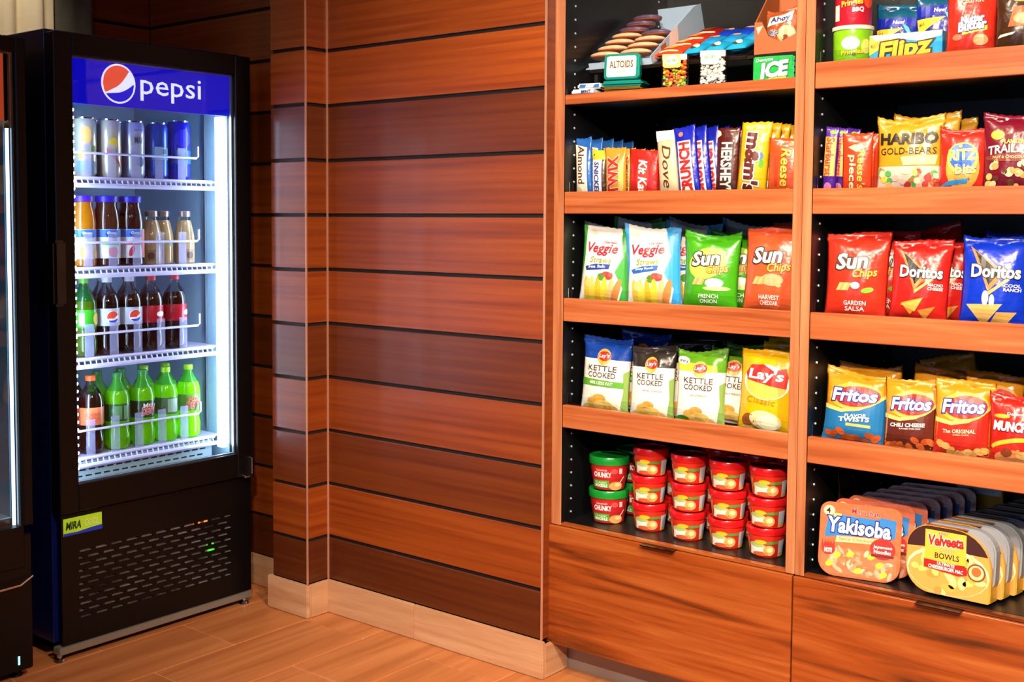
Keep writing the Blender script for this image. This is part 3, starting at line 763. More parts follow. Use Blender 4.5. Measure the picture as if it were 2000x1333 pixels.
dup(f2, (-.958, 2.9, S4+.02), RT((7, 8, 8)), 'yellow topped chip bag tilted behind the dark brown one')
f3 = corn('yellow chip bag with red lower half and curled corn chips', 'c02418', [T('The ORIGINAL', -.12, .37, 1.15, .05, ink('f6d8b0'), 'flavour_lettering', .1, 4, .02, None, 4), T('CORN CHIPS', -.05, .325, .55, .018, ink('f6d8b0'), 'flavour_lettering', .1, 4)], (-.854, 2.824, S4), (5, 1, 12), 63, (.134, .222, .058), ('e8a050', 'f0b468'))
dup(f3, (-.818, 2.9, S4+.012), RT((6, 4, 14)), 'yellow topped chip bag behind the red and yellow one')
dup(f3, (-.90, 2.99, S4+.03), RT((8, -14, 8)), 'yellow topped chip bag leaning crosswise at the back')
mu = bag('snack_bag', 'red snack mix bag with white block lettering at the photo edge', 'snack bag', 'red snack mix bags', (.118, .205, .052), ['c41f16'],
         [E(0, .32, .95, .09, ink('e8b030'), 'printed_panel', 8, 1), E(0, .25, .95, .1, ink('c41f16'), 'printed_panel', 8, 2), T('Doritos', -.05, .74, .6, .04, WHT, 'flavour_lettering', 0, 0, .02), T('MUNCHIES', .0, .56, 1.7, .12, WHT, 'brand_lettering', .08, -2, .05, (ink('5a1410'), .05), 4), E(-.55, .70, .3, .03, ink('e8a028')), E(-.1, .13, .7, .11, ink('d8834a'), layer=3), E(-.35, .2, .22, .06, ink('8a3a1c'), layer=4), E(.25, .17, .25, .06, ink('e8a860'), layer=4)], (-.735, 2.824, S4), (4, 0, 12), 64)
dup(mu, (-.692, 2.915, S4+.03), RT((5, 3, 12)), 'red snack mix bag standing behind at the photo edge')

# ---- second shelf, left: candy bars standing in rows
def bar(label, size, col, decs, loc, rot, seed, n, what, dy=.034, dx=0, cat='candy bar', group='candy bars', rots=None, dz=0):
    t = bag('candy_bar', label, cat, group, size, [col], decs, loc, rot, seed, None, .05, .5, 'wrapper', 10, 20)
    if n: row_back(t, loc, n, dy, what, dx, rots, dz)
    return t
bar('blue and white chocolate bar, first at the left end of the row', (.054, .198, .022), '1c5aa8', [P([(-1, .0), (.5, 0), (.5, .84), (-1, .90)], ink('f0e6d0'), 'printed_panel'), T('Almond', -.2, .56, .62, .8, ink('5a2c18'), 'brand_lettering', .1, -90, .015), E(-.5, .1, .4, .1, ink('e8c890'), layer=2)], (-1.924, 2.805, S2), (2, -3, 4), 71, 4, 'blue and white chocolate bar, %s from the front', .055, 0, rots=[(3, -3, 4), (4, -4, 4)])
bar('brown nougat bar with blue lettering on white', (.048, .162, .024), '3f2416', [Rc(-.9, .45, .0, .8, ink('ece6ec'), 'printed_panel'), T('SNICKERS', -.22, .38, .74, .62, ink('24388c'), 'brand_lettering', .15, -90, .03), P([(-1, .8), (1, .8), (1, 1), (-1, 1)], ink('c8b428'))], (-1.866, 2.806, S2), (2, -2, 5), 72, 3, 'brown nougat bar with white label, %s from the front', .05)
bar('gold wafer bar with red lettering', (.066, .166, .024), 'c88a2c', [T('TWIX', -.15, .45, .72, .95, ink('c02818'), 'brand_lettering', -.15, 90, .05, (ink('f4ead8'), .03)), E(.6, .4, .2, .35, ink('e0b050'))], (-1.812, 2.806, S2), (2, -2, 8), 73, 4, 'gold wafer bar with red lettering, %s from the front', .045, .004)
bar('red wafer bar with white oval script, in the front row', (.090, .158, .022), 'c4201a', [E(0, .46, .42, .36, ink('d83a2c'), 'printed_panel'), T('Kit Kat', .0, .44, .66, .55, WHT, 'brand_lettering', .2, -90, .03)], (-1.722, 2.806, S2), (2, 0, 8), 74, 3, 'red wafer bar with white script, %s from the front', .036, -.002)
bar('cream chocolate bar with flowing brown script', (.060, .206, .026), 'd8b690', [T('Dove', .05, .45, .62, .85, ink('4a2414'), 'brand_lettering', .35, -90, 0), P([(-1, .85), (1, .85), (1, 1), (-1, 1)], ink('f0e8dc'))], (-1.638, 2.806, S2), (2, -5, 5), 75, 1, 'cream chocolate bar with brown script, %s from the front', .04)
bar('blue crisp bar with red lettering on a white band', (.064, .214, .022), '1420a8', [P([(-.75, .0), (.55, .0), (.5, .80), (-.7, .80)], WHT, 'printed_panel'), T('CRUNCH', -.1, .40, .74, .92, ink('c8201c'), 'brand_lettering', 0, 90, .05), E(-.35, .9, .22, .035, ink('e87a50'))], (-1.574, 2.806, S2), (2, -7, 6), 76, 4, 'blue crisp bar with white band, %s from the front', .035, .016)
bar('dark brown chocolate bar with tall pale lettering', (.062, .206, .022), '4a1410', [Rc(-.62, .62, .05, .80, ink('3a1410'), 'printed_panel'), T("HERSHEY'S", .0, .42, .74, .95, ink('e8dcc8'), 'brand_lettering', 0, -90, .03), P([(-1, .86), (-.6, .9), (-.7, .95), (-1, .98)], ink('e8b8a0'))], (-1.468, 2.806, S2), (2, 1, 8), 77, 3, 'dark brown chocolate bar, %s from the front', .036, .003)
bar('yellow sweet packet with brown lettering, fat and rounded', (.082, .216, .036), 'e0a410', [T("m&m's", .0, .45, .78, .92, ink('5a1c10'), 'brand_lettering', .08, -90, .05, (WHT, .05)), E(.55, .55, .16, .05, ink('2a6ac0')), E(.62, .45, .16, .05, ink('4aa030')), E(-.4, .93, .3, .04, ink('f4da70'))], (-1.400, 2.81, S2), (2, 4, 8), 78, 4, 'yellow sweet packet with brown lettering, %s from the front', .045, .004)
bar('orange cup packet with yellow script beside the middle stile', (.086, .172, .030), 'd2481c', [T("Reese's", .15, .42, .78, .62, ink('f0b428'), 'brand_lettering', .2, -90, .02, (ink('7a2410'), .02)), Rc(-.55, -.35, .2, .72, ink('b83818')), E(.4, .9, .2, .03, ink('f09060'))], (-1.307, 2.808, S2), (2, 1, 8), 79, 2, 'orange cup packet with yellow script, %s from the front', .045, .008)
# ---- second shelf, right
bar('slim sweet pack with orange panel and purple ends', (.034, .195, .022), '4a1c8c', [Rc(-.9, .8, .30, .86, ink('f0a848'), 'printed_panel'), T('Starburst', -.05, .58, .54, 1.2, ink('c8442c'), 'brand_lettering', 0, -90, .02), E(-.1, .13, .6, .08, ink('d878a8')), E(.2, .93, .5, .03, ink('78b038'))], (-1.187, 2.806, S2), (2, 2, 6), 81, 2, 'slim sweet pack with purple wrapper, %s from the front', .034, .013, 'sweet pack', 'slim sweet packs', [(2, 1, 6), (3, 2, 6)])
bar('orange sweet packet with two columns of lettering', (.074, .178, .030), 'd03a18', [T('pieces', -.3, .34, .62, .55, ink('f6d8a0'), 'brand_lettering', .1, -90, .02, (ink('7a2010'), .02)), T("Reese's", .35, .42, .6, .48, ink('f0b428'), 'brand_lettering', .2, -90, .02, (ink('7a2010'), .02)), P([(-.6, .78), (0, .7), (.6, .78), (.2, .82), (-.2, .82)], ink('f0a890'))], (-1.116, 2.808, S2), (2, 0, 8), 82, 1, 'orange sweet packet with two columns of lettering, %s in the row', .04, .001)
cand = []
for i in range(34):
    rr = random.Random(900+i); cand.append(E(rr.uniform(-.9, .9), rr.uniform(.12, .33), rr.uniform(.07, .12), rr.uniform(.03, .05), ink(rr.choice(['c8382c', 'd8a860', 'e8d8a8', 'b86a2c', '4a9a50', 'e8c040', 'a83028', 'e0a898'])), 'printed_picture', rr.uniform(0, 180), 1+i % 3, 12))
hb = bag('sweet_bag', 'large gold sweet bag with black block lettering, front row', 'sweet bag', 'gold sweet bags', (.160, .214, .05), ['d8b8a8', 'c08a1c'],
         [T('HARIBO', .0, .735, 1.74, .135, BLK, 'brand_lettering', 0, 0, .045), T('GOLD-BEARS', .0, .575, 1.74, .085, BLK, 'brand_lettering', 0, 0, .0), P([(-.2, .50), (.9, .52), (.85, .40), (-.1, .39)], ink('ecd08c'), 'printed_panel')]+cand, (-.994, 2.82, S2), (3, 0, 4), 83, [(0, 0), (.38, 1)])
dup(hb, (-.982, 2.885, S2+.010), RT((3, 1, 4)), 'large gold sweet bag second in its row')
dup(hb, (-.965, 2.955, S2), RT((4, 1, 4)), 'large gold sweet bag third in its row')
bag('snack_bag', 'red cracker bag with round blue emblem', 'snack bag', None, (.108, .182, .045), ['c4281c'],
    [E(0, .42, .72, .34, ink('e89a3c'), 'printed_panel', 0, 0), E(0, .56, .68, .24, ink('f0c050'), 'round_emblem', 0, 1), E(0, .58, .58, .20, ink('1f5ab4'), 'round_emblem', 0, 2), T('RITZ', .0, .61, 1.15, .15, ink('f4c83c'), 'brand_lettering', 0, 2, .03, (WHT, .015), 4), T('bits', .15, .40, .85, .14, ink('f4d06a'), 'brand_lettering', .1, 4, .03, (ink('1f5ab4'), .03), 4), P([(-.95, .14), (.2, .18), (.3, .26), (-.6, .22)], ink('2f86c8'))], (-.868, 2.818, S2), (3, 0, 10), 84)
nuts = []
for i in range(22):
    rr = random.Random(500+i); nuts.append(E(rr.uniform(-.8, .8), rr.uniform(.1, .40), rr.uniform(.1, .17), rr.uniform(.03, .055), ink(rr.choice(['d8b078', 'e8d0a0', 'c89050', '7a4a28', 'e0b868', '5a3018'])), 'printed_picture', rr.uniform(0, 180), 1+i % 3, 12))
tm_ = bag('snack_bag', 'dark maroon trail mix bag with cream arched lettering', 'snack bag', 'maroon trail mix bags', (.128, .212, .05), ['6a0f24'],
    [E(-.5, .74, .24, .06, ink('a8a428'), 'printed_panel'), T('PLANTERS', .08, .655, .85, .05, ink('e8c848'), 'brand_lettering', 0, 0, .03, (ink('28408c'), .02)), T('TRAIL MIX', .05, .545, 1.75, .10, ink('f6ecd4'), 'brand_lettering', 0, 0, .02, (ink('4a1c10'), .02), 3, .25), E(0, .46, .95, .05, ink('7a3420'), 'printed_panel'), T('NUT & CHOCOLATE', 0, .465, 1.3, .03, ink('e8c8a0'), 'brand_lettering')]+nuts, (-.762, 2.82, S2), (3, 0, 8), 85)

# ---- top shelf, right
def ringcan(name, label, loc, h_, r_, col, rim, decs, rot=0, group=None, cat='snack tub'):
    t = thing(name, label, cat, loc, (0, 0, R_(rot)), group)
    lathe('tub', [(0, 0), (r_*.94, 0), (r_*.96, .003), (r_, h_-.012), (r_, h_-.01)], film(col), t, 28)
    lathe('lid', [(r_*1.0, h_-.0105), (r_*1.06, h_-.010), (r_*1.06, h_-.001), (r_*.98, h_), (r_*.96, h_-.004), (0, h_-.004)], plain('tub_lid', rim, .35), t, 28)
    decals(t, decs, cyl(lambda z: r_*(.96+.04*z/h_)), 1, 1, .01, base=.0008)
    return t
pr = ringcan('crisp_tub', 'short lime green crisp tub with cream lid', (-1.148, 2.842, SA), .112, .047, '7cb81c', 'e8dcc4', [E(-.004, .068, .022, .016, ink('f4ece0'), 'round_emblem'), T('Pringles', .0, .045, .05, .014, ink('f0c828'), 'brand_lettering', .1, 5, .03, (ink('3a3010'), .02)), E(.035, .06, .014, .018, ink('d8d060'))], 20, 'short crisp tubs')
ringcan('crisp_tub', 'short red crisp tub stacked on the lime green one', (-1.148, 2.842, SA+.1125), .125, .0455, 'b01a2c', 'e8dcc4', [E(-.002, .082, .024, .018, ink('f4ece0'), 'round_emblem'), T('Pringles', -.002, .052, .05, .018, ink('f0b830'), 'brand_lettering', .1, 8, .03, (ink('5a1410'), .02)), T('BBQ', .012, .036, .026, .012, WHT, 'flavour_lettering', .1, 4, .03), Rc(-.05, -.034, .012, .05, ink('e8dcd0')), E(.04, .06, .014, .02, ink('d84828'))], 20, 'short crisp tubs')
t = thing('pretzel_box', 'light blue pretzel box with yellow corner, lying in front', 'box', (-1.011, 2.822, SA), (0, 0, R_(3)))
box('carton', -.085, .085, 0, .045, 0, .083, film('2f9fd8'), t, .001)
decals(t, [P([(-.085, .083), (.0, .083), (-.085, .035)], ink('f0cc40'), 'printed_panel'), P([(-.085, .083), (.085, .083), (.083, .070), (.03, .062), (-.02, .072), (-.07, .070)], WHT, 'printed_panel', 2), T('Flipz', .0, .042, .115, .05, ink('f0b81c'), 'brand_lettering', .2, 5, .04, (ink('3a1c10'), .06), 5), T('MILK CHOC', -.066, .06, .032, .010, ink('7a5a10'), 'flavour_lettering', 0, 12)], flat(0), step=0)
def flz(label, loc, rot, seed):
    return bag('pretzel_bag', label, 'snack bag', 'blue pretzel bags', (.112, .185, .045), ['10288c', '0e5070'], [Rc(-1, 1, .67, .80, ink('1020a0'), 'printed_panel', 0), T('New!', .05, .735, .5, .05, WHT, 'flavour_lettering', .15, 0, .03), P([(-1, .64), (.3, .64), (-.9, .44)], ink('f0c430'), 'printed_panel'), T('MILK', -.75, .57, .25, .04, ink('6a4a10'), 'flavour_lettering', 0, 15), T('Flipz', .05, .36, 1.6, .22, ink('f0b81c'), 'brand_lettering', .2, 6, .04, (ink('3a1c10'), .06), 4), P([(.2, .72), (.5, .66), (.7, .5), (.4, .6)], ink('4ab0d8'))], loc, rot, seed, [(0, 0), (.8, 1)])
flz('blue pretzel bag behind the light blue box, left one', (-1.068, 2.92, SA+.0), (3, 2, 8), 91)
flz('blue pretzel bag behind the light blue box, right one, raised', (-.955, 2.905, SA+.03), (4, -2, 10), 92)
bag('cookie_bag', 'red peanut cookie bag on the upper right shelf', 'snack bag', None, (.114, .205, .050), ['c42c1c'], [T('Peanut', .05, .76, .9, .07, ink('f0d0b0'), 'brand_lettering', .1, 4, .01), T('Nutter', .1, .52, .9, .09, WHT, 'brand_lettering', .1, 8, .04, (ink('28306c'), .06), 4), T('Butter', .1, .44, 1.1, .11, WHT, 'brand_lettering', .1, 8, .04, (ink('28306c'), .06), 4), P([(-.3, .32), (.7, .38), (.7, .44), (-.3, .37)], ink('f0b43c')), E(.45, .26, .3, .07, ink('e09860')), E(-.5, .3, .2, .04, ink('d87050'))], (-.864, 2.828, SA), (4, 1, 8), 93)
bag('nut_bag', 'glossy brown nut bag at the upper right photo edge', 'snack bag', None, (.118, .195, .05), ['3c2210'], [E(.15, .83, .7, .12, ink('d8a848'), 'printed_panel'), T('NUT', .3, .83, .8, .10, BLK, 'brand_lettering', 0, 0, .03), P([(-.5, .4), (.8, .4), (.8, .66), (-.3, .66)], ink('c06030'), 'printed_picture'), E(.2, .5, .5, .08, ink('d8a070'), layer=2), P([(-.9, .27), (-.3, .3), (-.2, .33), (-.8, .31)], ink('e8e0d0'))], (-.752, 2.828, SA), (4, 0, 8), 94)

# ---- top shelf, left: mints and gum in front of a sloped riser
ST = 1.7045
t = thing('mint_tin', 'teal mint tin standing upright with cream label', 'tin', (-1.788, 2.788, ST+.0335), (R_(-5), 0, R_(14)), 'mint tins')
TEAL = plain('teal_tin', '16a090', .25, .5)
prism('tin_body', rrect(.104, .074, .012, 5, 0, .037), 0, .022, TEAL, t, .003)
prism('tin_lid', rrect(.102, .072, .011, 5, 0, .037), -.004, -.0002, TEAL, t, .0015)
decals(t, [P(rrect(.086, .058, .006, 3, 0, .037), ink('f2ecd4'), 'label'), T('ALTOIDS', 0, .043, .068, .019, ink('6a3c14'), 'lettering', 0, 0, .025), T('WINTERGREEN', 0, .022, .03, .004, ink('a88a50'), 'lettering')], flat(-.004), step=0)
t = thing('mint_tin', 'teal mint tin lying flat under the upright one', 'tin', (-1.777, 2.772, ST), (0, 0, R_(14)), 'mint tins')
bm = bmesh.new(); add_box(bm, -.058, .058, 0, .07, .0, .014, .006, 3); bm_obj('tin_body', bm, plain('gold_tin', 'b08a34', .25, .8), t)
bm = bmesh.new(); add_box(bm, -.060, .060, -.002, .072, .0145, .030, .006, 3); bm_obj('tin_lid', bm, TEAL, t)
def mintbox(label, loc, cols, lab, seed, n):
    t = thing('mint_box', label, 'mint box', loc, (0, 0, R_(24)), 'clear mint boxes')
    box('shell', -.029, .029, 0, .030, 0, .090, glass('clear_box', 'ffffff', .6), t, .002)
    box('cap', -.0275, .0275, .002, .028, .073, .0885, plain('mint_cap', 'eeeae0', .4), t, .001)
    bm = bmesh.new(); rr = random.Random(seed); ix = [0, 0, 0]
    cl = []
    for k in range(n):
        a, b_, c_ = rr.uniform(-.024, .024), rr.uniform(.005, .025), .005+.066*k/n
        r = bmesh.ops.create_icosphere(bm, subdivisions=1, radius=1, matrix=Matrix.Translation((a, b_, c_)) @ Matrix.Rotation(rr.uniform(0, 3), 4, 'Y') @ Matrix.Rotation(rr.uniform(0, 3), 4, 'Z') @ Matrix.Diagonal((.0062, .0042, .0042, 1)))
        mi = rr.randrange(len(cols))
        for f in {f for v in r['verts'] for f in v.link_faces}: f.material_index = mi; f.smooth = True
    o = bm_obj('mints', bm, [plain('mint_'+c, c, .4) for c in cols], t); o['kind'] = 'stuff'
    t.scale = (1.2, 1.1, 1.03)
    decals(t, [P(rrect(.04, .034, .006, 3, -.006, .070), ink(lab[0]), 'label'), E(-.006, .072, .016, .012, ink('e8ecc8'), 'label', 10, 2), T('tic tac', -.006, .073, .024, .009, ink('2f8a2c'), 'lettering', .1, 8, .02, None, 4)], flat(0), step=0)
mintbox('clear box of orange, yellow and green mints', (-1.622, 2.792, ST), ['e86a1c', 'f0c428', '7ab428', 'e85028'], ['c8d848'], 3, 190)
mintbox('clear box of white mints', (-1.507, 2.792, ST), ['f2eee2', 'ece6d8'], ['e8d8c0'], 4, 190)
t = thing('gum_pack', 'green gum pack with big white lettering', 'gum pack', (-1.335, 2.792, ST), (0, 0, R_(10)))
box('pack', -.052, .052, 0, .028, 0, .062, film('14a03c'), t, .003, 2)
decals(t, [T('Dentyne', -.022, .052, .044, .010, WHT, 'brand_lettering', .2, 4, .01), T('ICE', .004, .028, .064, .036, WHT, 'brand_lettering', .2, 6, .05, (ink('0a5a28'), .03), 4), P([(-.012, .0), (.03, .0), (.034, .010), (-.01, .008)], ink('e0d030'))], flat(0), step=0)
bm = bmesh.new()
for k in range(4): add_box(bm, .0522, .0535, .002, .027, .003+.015*k, .015+.015*k, .001)
bm_obj('side_sticks', bm, plain('gum_teal', '38a89c', .3), t)['kind'] = 'stuff'
for i, (x, y, z, a, lab, c) in enumerate(((-1.914, 2.778, ST, 4, 'white gum pack lying at the left end of the thin shelf', 'dcdce8'), (-1.898, 2.79, ST+.0165, 12, 'white and blue gum pack lying on top of the other one', 'e8e4e0'))):
    t = thing('gum_pack', lab, 'gum pack', (x, y, z), (0, 0, R_(a)), 'flat gum packs')
    box('pack', -.036, .036, 0, .05, 0, .0155, film(c), t, .004, 2)
    decals(t, [T('MINT', .014, .008, .03, .008, ink('202868'), 'lettering', .2, 0, .03)] if i == 0 else [P([(-.03, .004), (-.012, .003), (-.008, .012), (-.027, .013)], ink('1f6ab4')), P([(.012, .003), (.03, .004), (.032, .013), (.018, .012)], ink('1f6ab4'))], flat(0), step=0)
# riser
t = thing('sloped_riser', 'black sloped display riser behind the mints', 'riser', (-1.61, 2.845, ST))
def slope_box(name, x0, x1, s0, s1, t0, t1, mat, parent, ang, bev=.001):
    o = box(name, x0, x1, s0, s1, t0, t1, mat, parent, bev); o.rotation_euler = (ang, 0, 0); o.location = (0, 0, .075); return o
SL = R_(20)
box('step_board', .174, .335, 0, .19, .067, .077, plain('riser_board', '1c120c', .35), t, .001)
slope_box('board', -.325, .172, 0, .355, -.008, .002, plain('riser_board', '1c120c', .35), t, SL)
for x in (-.315, .31): prism('leg', [(x, 0), (x+.012, 0), (x+.012, .064), (x, .064)], .012, .03, BLACK, t)
for x in (-.315, .15): prism('leg', [(x, 0), (x+.012, 0), (x+.012, .165), (x, .165)], .29, .31, BLACK, t)
prism('leg', [(.31, 0), (.322, 0), (.322, .064), (.31, .064)], .15, .17, BLACK, t)
def onslope(x, s, n=0):
    """point on the riser: x world, s up the slope, n above it"""
    return (x, 2.845+s*math.cos(SL)-n*math.sin(SL), ST+.075+.0025+s*math.sin(SL)+n*math.cos(SL))
# carton tray holding round cookie packets
t = thing('cookie_carton', 'pale blue open carton holding the round cookie packets', 'carton', onslope(-1.845, .005), (SL, 0, R_(0)))
PBL = plain('carton_blue', '9fb8d0', .6)
box('floor_board', -.105, .115, 0, .325, 0, .003, PBL, t); box('front_wall', -.09, .115, -.003, 0, 0, .018, PBL, t)
bm = bmesh.new(); pts = [(.0, 0), (.325, 0), (.325, .10), (.28, .10), (.0, .022)]
f = bm.faces.new([bm.verts.new((.115, y, z)) for y, z in pts]); r = bmesh.ops.extrude_face_region(bm, geom=[f])
for v in r['geom']:
    if isinstance(v, bmesh.types.BMVert): v.co.x = .118
sw = bm_obj('side_wall', bm, PBL, t)
decals(sw, [P([(.01, .004), (.05, .004), (.05, .03), (.01, .02)], ink('e8b0a0'), 'printed_panel'), P([(.06, .01), (.09, .01), (.09, .04), (.06, .035)], ink('a8542c'), 'printed_panel'), P([(.10, .01), (.16, .01), (.17, .07), (.12, .06)], ink('ecd8d0'), 'printed_panel')], lambda x, z, o: (.118+o, x, z), step=0)
box('back_wall', -.03, .115, .326, .329, 0, .098, PBL, t)
CKT = plain('cookie_tan', 'e2b48c', .5, 0, .15, .15, 60, .4, 120); CKP = plain('cookie_purple', '5c4868', .4, 0, .2, .2, 60); CKB = plain('cookie_base', '7c3c1c', .5)
ck = None
cn = 0
for c in range(2):
    nt_ = (4, 3)[c]
    for r in range((7, 4)[c]):
        x = -1.897+.103*c; s = .040+.040*r; pur = r >= nt_
        tt = thing('cookie_packet', '%s round cookie packet, %s from the front in the %s column of the carton' % ('dark purple' if pur else 'tan', ORD[r], 'left' if c == 0 else 'right'), 'cookie packet', onslope(x+.002*r, s, .029+.009*r), (SL-R_(24), 0, R_(0)), 'round cookie packets')
        bm = bmesh.new(); bmesh.ops.create_uvsphere(bm, u_segments=18, v_segments=10, radius=1, matrix=Matrix.Diagonal((.050, .030, .0105, 1)))
        bm_obj('cookie', bm, CKP if pur else CKT, tt, True)
        bm = bmesh.new(); bmesh.ops.create_uvsphere(bm, u_segments=18, v_segments=8, radius=1, matrix=Matrix.Translation((0, .0, -.005)) @ Matrix.Diagonal((.0490, .0285, .0078, 1)))
        bm_obj('cookie_base', bm, CKB, tt, True)
# wrapped packs lying on the slope
def lying(name, label, size, col, decs, x, s, n, turn, seed, cat, group):
    t = bag(name, label, cat, group, size, [col], decs, onslope(x, s, n), (0, 0, 0), seed, None, .06, .5, 'wrapper', 10, 16)
    t.rotation_euler = (SL-PI/2, 0, R_(turn)); return t
for i in range(4):
    lying('cracker_pack', ['orange-red cracker pack at the front of the sloped riser', 'orange-red cracker pack second up the slope', 'red cracker pack third up the slope', 'dark red cracker pack highest on the slope'][i], (.088, .07, .03), ['d8401c', 'cc3414', 'b82414', '8a1410'][i],
          [E(-.1, .5, .6, .3, ink(['f0a050', 'f0b058', 'c88838', '7a3a14'][i]), 'printed_picture'), Rc(-.7, .7, .06, .12, ink('f0c0a0'))], -1.676, .012+.074*i, .02, 0, 130+i, 'cracker pack', 'cracker packs on the riser')
k = 0
for c, x in enumerate((-1.598, -1.534, -1.470)):
    for r in range(3):
        front = r == 0
        lying('cookie_pack', '%s cookie pack, %s up the slope in the %s row of three' % (['light blue', 'sky blue', 'deep blue'][r], ['lowest', 'second', 'highest'][r], ['left', 'middle', 'right'][c]), (.06, .085, .028), ['1c9ccc', '1c8ccc', '1038b0'][r],
              [E(-.3, .3, .3, .22, ink('5a3c20'), 'printed_picture', 40), E(.05, .32, .3, .22, ink('f0e4c8'), 'printed_picture', 40, 2)] if front else [E(.0, .6, .5, .2, ink('d8ccd0'), 'printed_picture', 20), E(.3, .5, .3, .15, ink('d89a90'), 'printed_picture')], x, .006+.091*r, .019, 0, 140+k, 'cookie pack', 'blue cookie packs'); k += 1
# brown display carton with cookie bags
t = thing('cookie_display', 'brown open display carton with slanted sides', 'carton', (-1.366, 2.862, ST+.0775), (0, 0, R_(2)))
BRN = plain('carton_brown', 'a4582a', .6)
bm = bmesh.new()
for x in (-.055, .062):
    pts = [(0, 0), (.15, 0), (.15, .19), (.10, .19), (.0, .085)]
    f = bm.faces.new([bm.verts.new((x, y, z)) for y, z in pts]); r = bmesh.ops.extrude_face_region(bm, geom=[f])
    for v in r['geom']:
        if isinstance(v, bmesh.types.BMVert): v.co.x = x+.003
bm.free()
def sidew(x):
    bm = bmesh.new(); pts = [(0, 0), (.15, 0), (.15, .19), (.10, .19), (.0, .085)]
    f = bm.faces.new([bm.verts.new((x, y, z)) for y, z in pts]); r = bmesh.ops.extrude_face_region(bm, geom=[f])
    for v in r['geom']:
        if isinstance(v, bmesh.types.BMVert): v.co.x = x+.003
    return bm_obj('side_wall', bm, BRN, t)
sidew(-.055); sidew(.066)
box('back_wall', -.052, .066, .147, .15, 0, .2, BRN, t); box('floor_board', -.052, .066, 0, .147, 0, .003, BRN, t)
prism('front_wall', [(-.055, 0), (.069, 0), (.069, .052), (.02, .03), (-.015, .045), (-.035, .085), (-.055, .085)], -.003, 0, BRN, t)
decals(t, [P([(-.05, .072), (-.03, .075), (-.044, .052)], ink('e8b0a0'), 'printed_panel')], flat(-.003), step=0)
ca = bag('cookie_bag', 'brown chip cookie bag standing in the display carton', 'cookie bag', 'cookie bags in the display carton', (.098, .135, .034), ['9c4a20'], [P([(-.85, .62), (.6, .72), (.65, .92), (-.7, .84)], ink('f2e8dc'), 'printed_panel'), T('Ahoy', -.05, .765, 1.1, .17, ink('2a3468'), 'brand_lettering', .2, 5, .04, None, 3), T("Chips", -.4, .45, .7, .16, ink('2a3468'), 'name_lettering', .2, 5, .03, (WHT, .04), 4), E(.35, .42, .5, .2, ink('e8a878')), E(.3, .3, .25, .1, ink('7a3418'), layer=2)], (-1.360, 2.895, ST+.081), (3, 0, 2), 151)
dup(ca, (-1.358, 2.945, ST+.081), RT((3, 0, 2)), 'brown chip cookie bag behind the first in the display carton')
t = thing('cracker_box', 'narrow yellow carton squeezed against the middle stile', 'carton', (-1.287, 2.862, ST+.0775), (0, 0, R_(0)))
box('carton', -.004, .025, 0, .12, 0, .11, film('e8c818'), t, .001)
decals(t, [T('MINI', .008, .045, .04, .010, BLK, 'lettering', 0, 80, .02)], flat(0), step=0)

# ------------------------------------------------------------------ deck, left: soup cups
DK = .4602
def soup(label, loc, r_, h_, lidc, bodyc, decs, rot, group):
    t = thing('soup_cup', label, 'soup cup', loc, (0, 0, R_(rot)), group)
    lh = h_*.24
    lathe('cup', [(0, 0), (r_*.74, 0), (r_*.77, .003), (r_*.94, h_-lh-.002), (r_*.94, h_-lh)], plain('cup_'+bodyc, bodyc, .3, 0, .3), t, 28)
    lathe('lid', [(r_*.945, h_-lh+.0005), (r_*.99, h_-lh), (r_, h_-lh+.003), (r_, h_-.004), (r_*.97, h_-.0005), (r_*.90, h_-.0005), (r_*.88, h_-.004), (0, h_-.004)], plain('lid_'+lidc, lidc, .28, 0, .3), t, 28)
    decals(t, decs, cyl(lambda z: r_*(.77+.17*max(0, z)/(h_-lh))), 1, 1, .008, base=.0009)
    return t
RD = [P([(-.070, .006), (-.046, .004), (-.046, .05), (-.072, .052)], ink('d8722c'), 'label_panel'), E(-.012, .042, .0155, .0062, ink('e8bc24'), 'label_panel', 0, 2), P([(.003, .036), (.034, .037), (.034, .045), (.004, .044)], ink('5a8a3c'), 'label_panel', 2),
      E(-.02, .028, .026, .012, ink('a8c078'), 'printed_picture', -10), P([(-.042, .006), (-.002, .005), (.008, .030), (-.02, .026), (-.04, .030)], ink('f2eadc'), 'printed_picture', 2), E(.010, .020, .015, .014, ink('eca45c'), 'printed_picture', 0, 3), E(.012, .022, .008, .007, ink('f4d8a0'), 'printed_picture', 0, 4), E(-.012, .010, .02, .006, ink('c85a2c'), 'printed_picture', 0, 3),
      P([(.034, .004), (.056, .006), (.060, .048), (.037, .046)], ink('b4bcc8'), 'nutrition_panel', 1), P([(.034, .002), (.054, .003), (.055, .012), (.036, .012)], ink('d8a03c'), 'nutrition_panel', 2)]
RX = [(-1.730, 2.872), (-1.596, 2.862), (-1.474, 2.858), (-1.356, 2.852)]
PLC = ['next to the green lids', 'second from the green lids', 'third from the green lids', 'beside the middle stile']
HT = ['bottom', 'middle', 'top']
HS = .0795
s0 = None
for i, (x, y) in enumerate(RX):
    for k in range(3):
        lb = 'red-lidded soup cup, %s of the front stack %s' % (HT[k], PLC[i])
        j = random.Random(i*7+k); lo = (x+j.uniform(-.003, .003), y+j.uniform(-.003, .003), DK+HS*k); ro = 27+j.uniform(-5, 5)-i*2
        if s0 is None: s0 = soup(lb, lo, .052, HS-.0005, 'c8141a', 'd42a1c', RD, ro, 'red soup cups')
        else: dup(s0, lo, (0, 0, R_(ro)), lb)
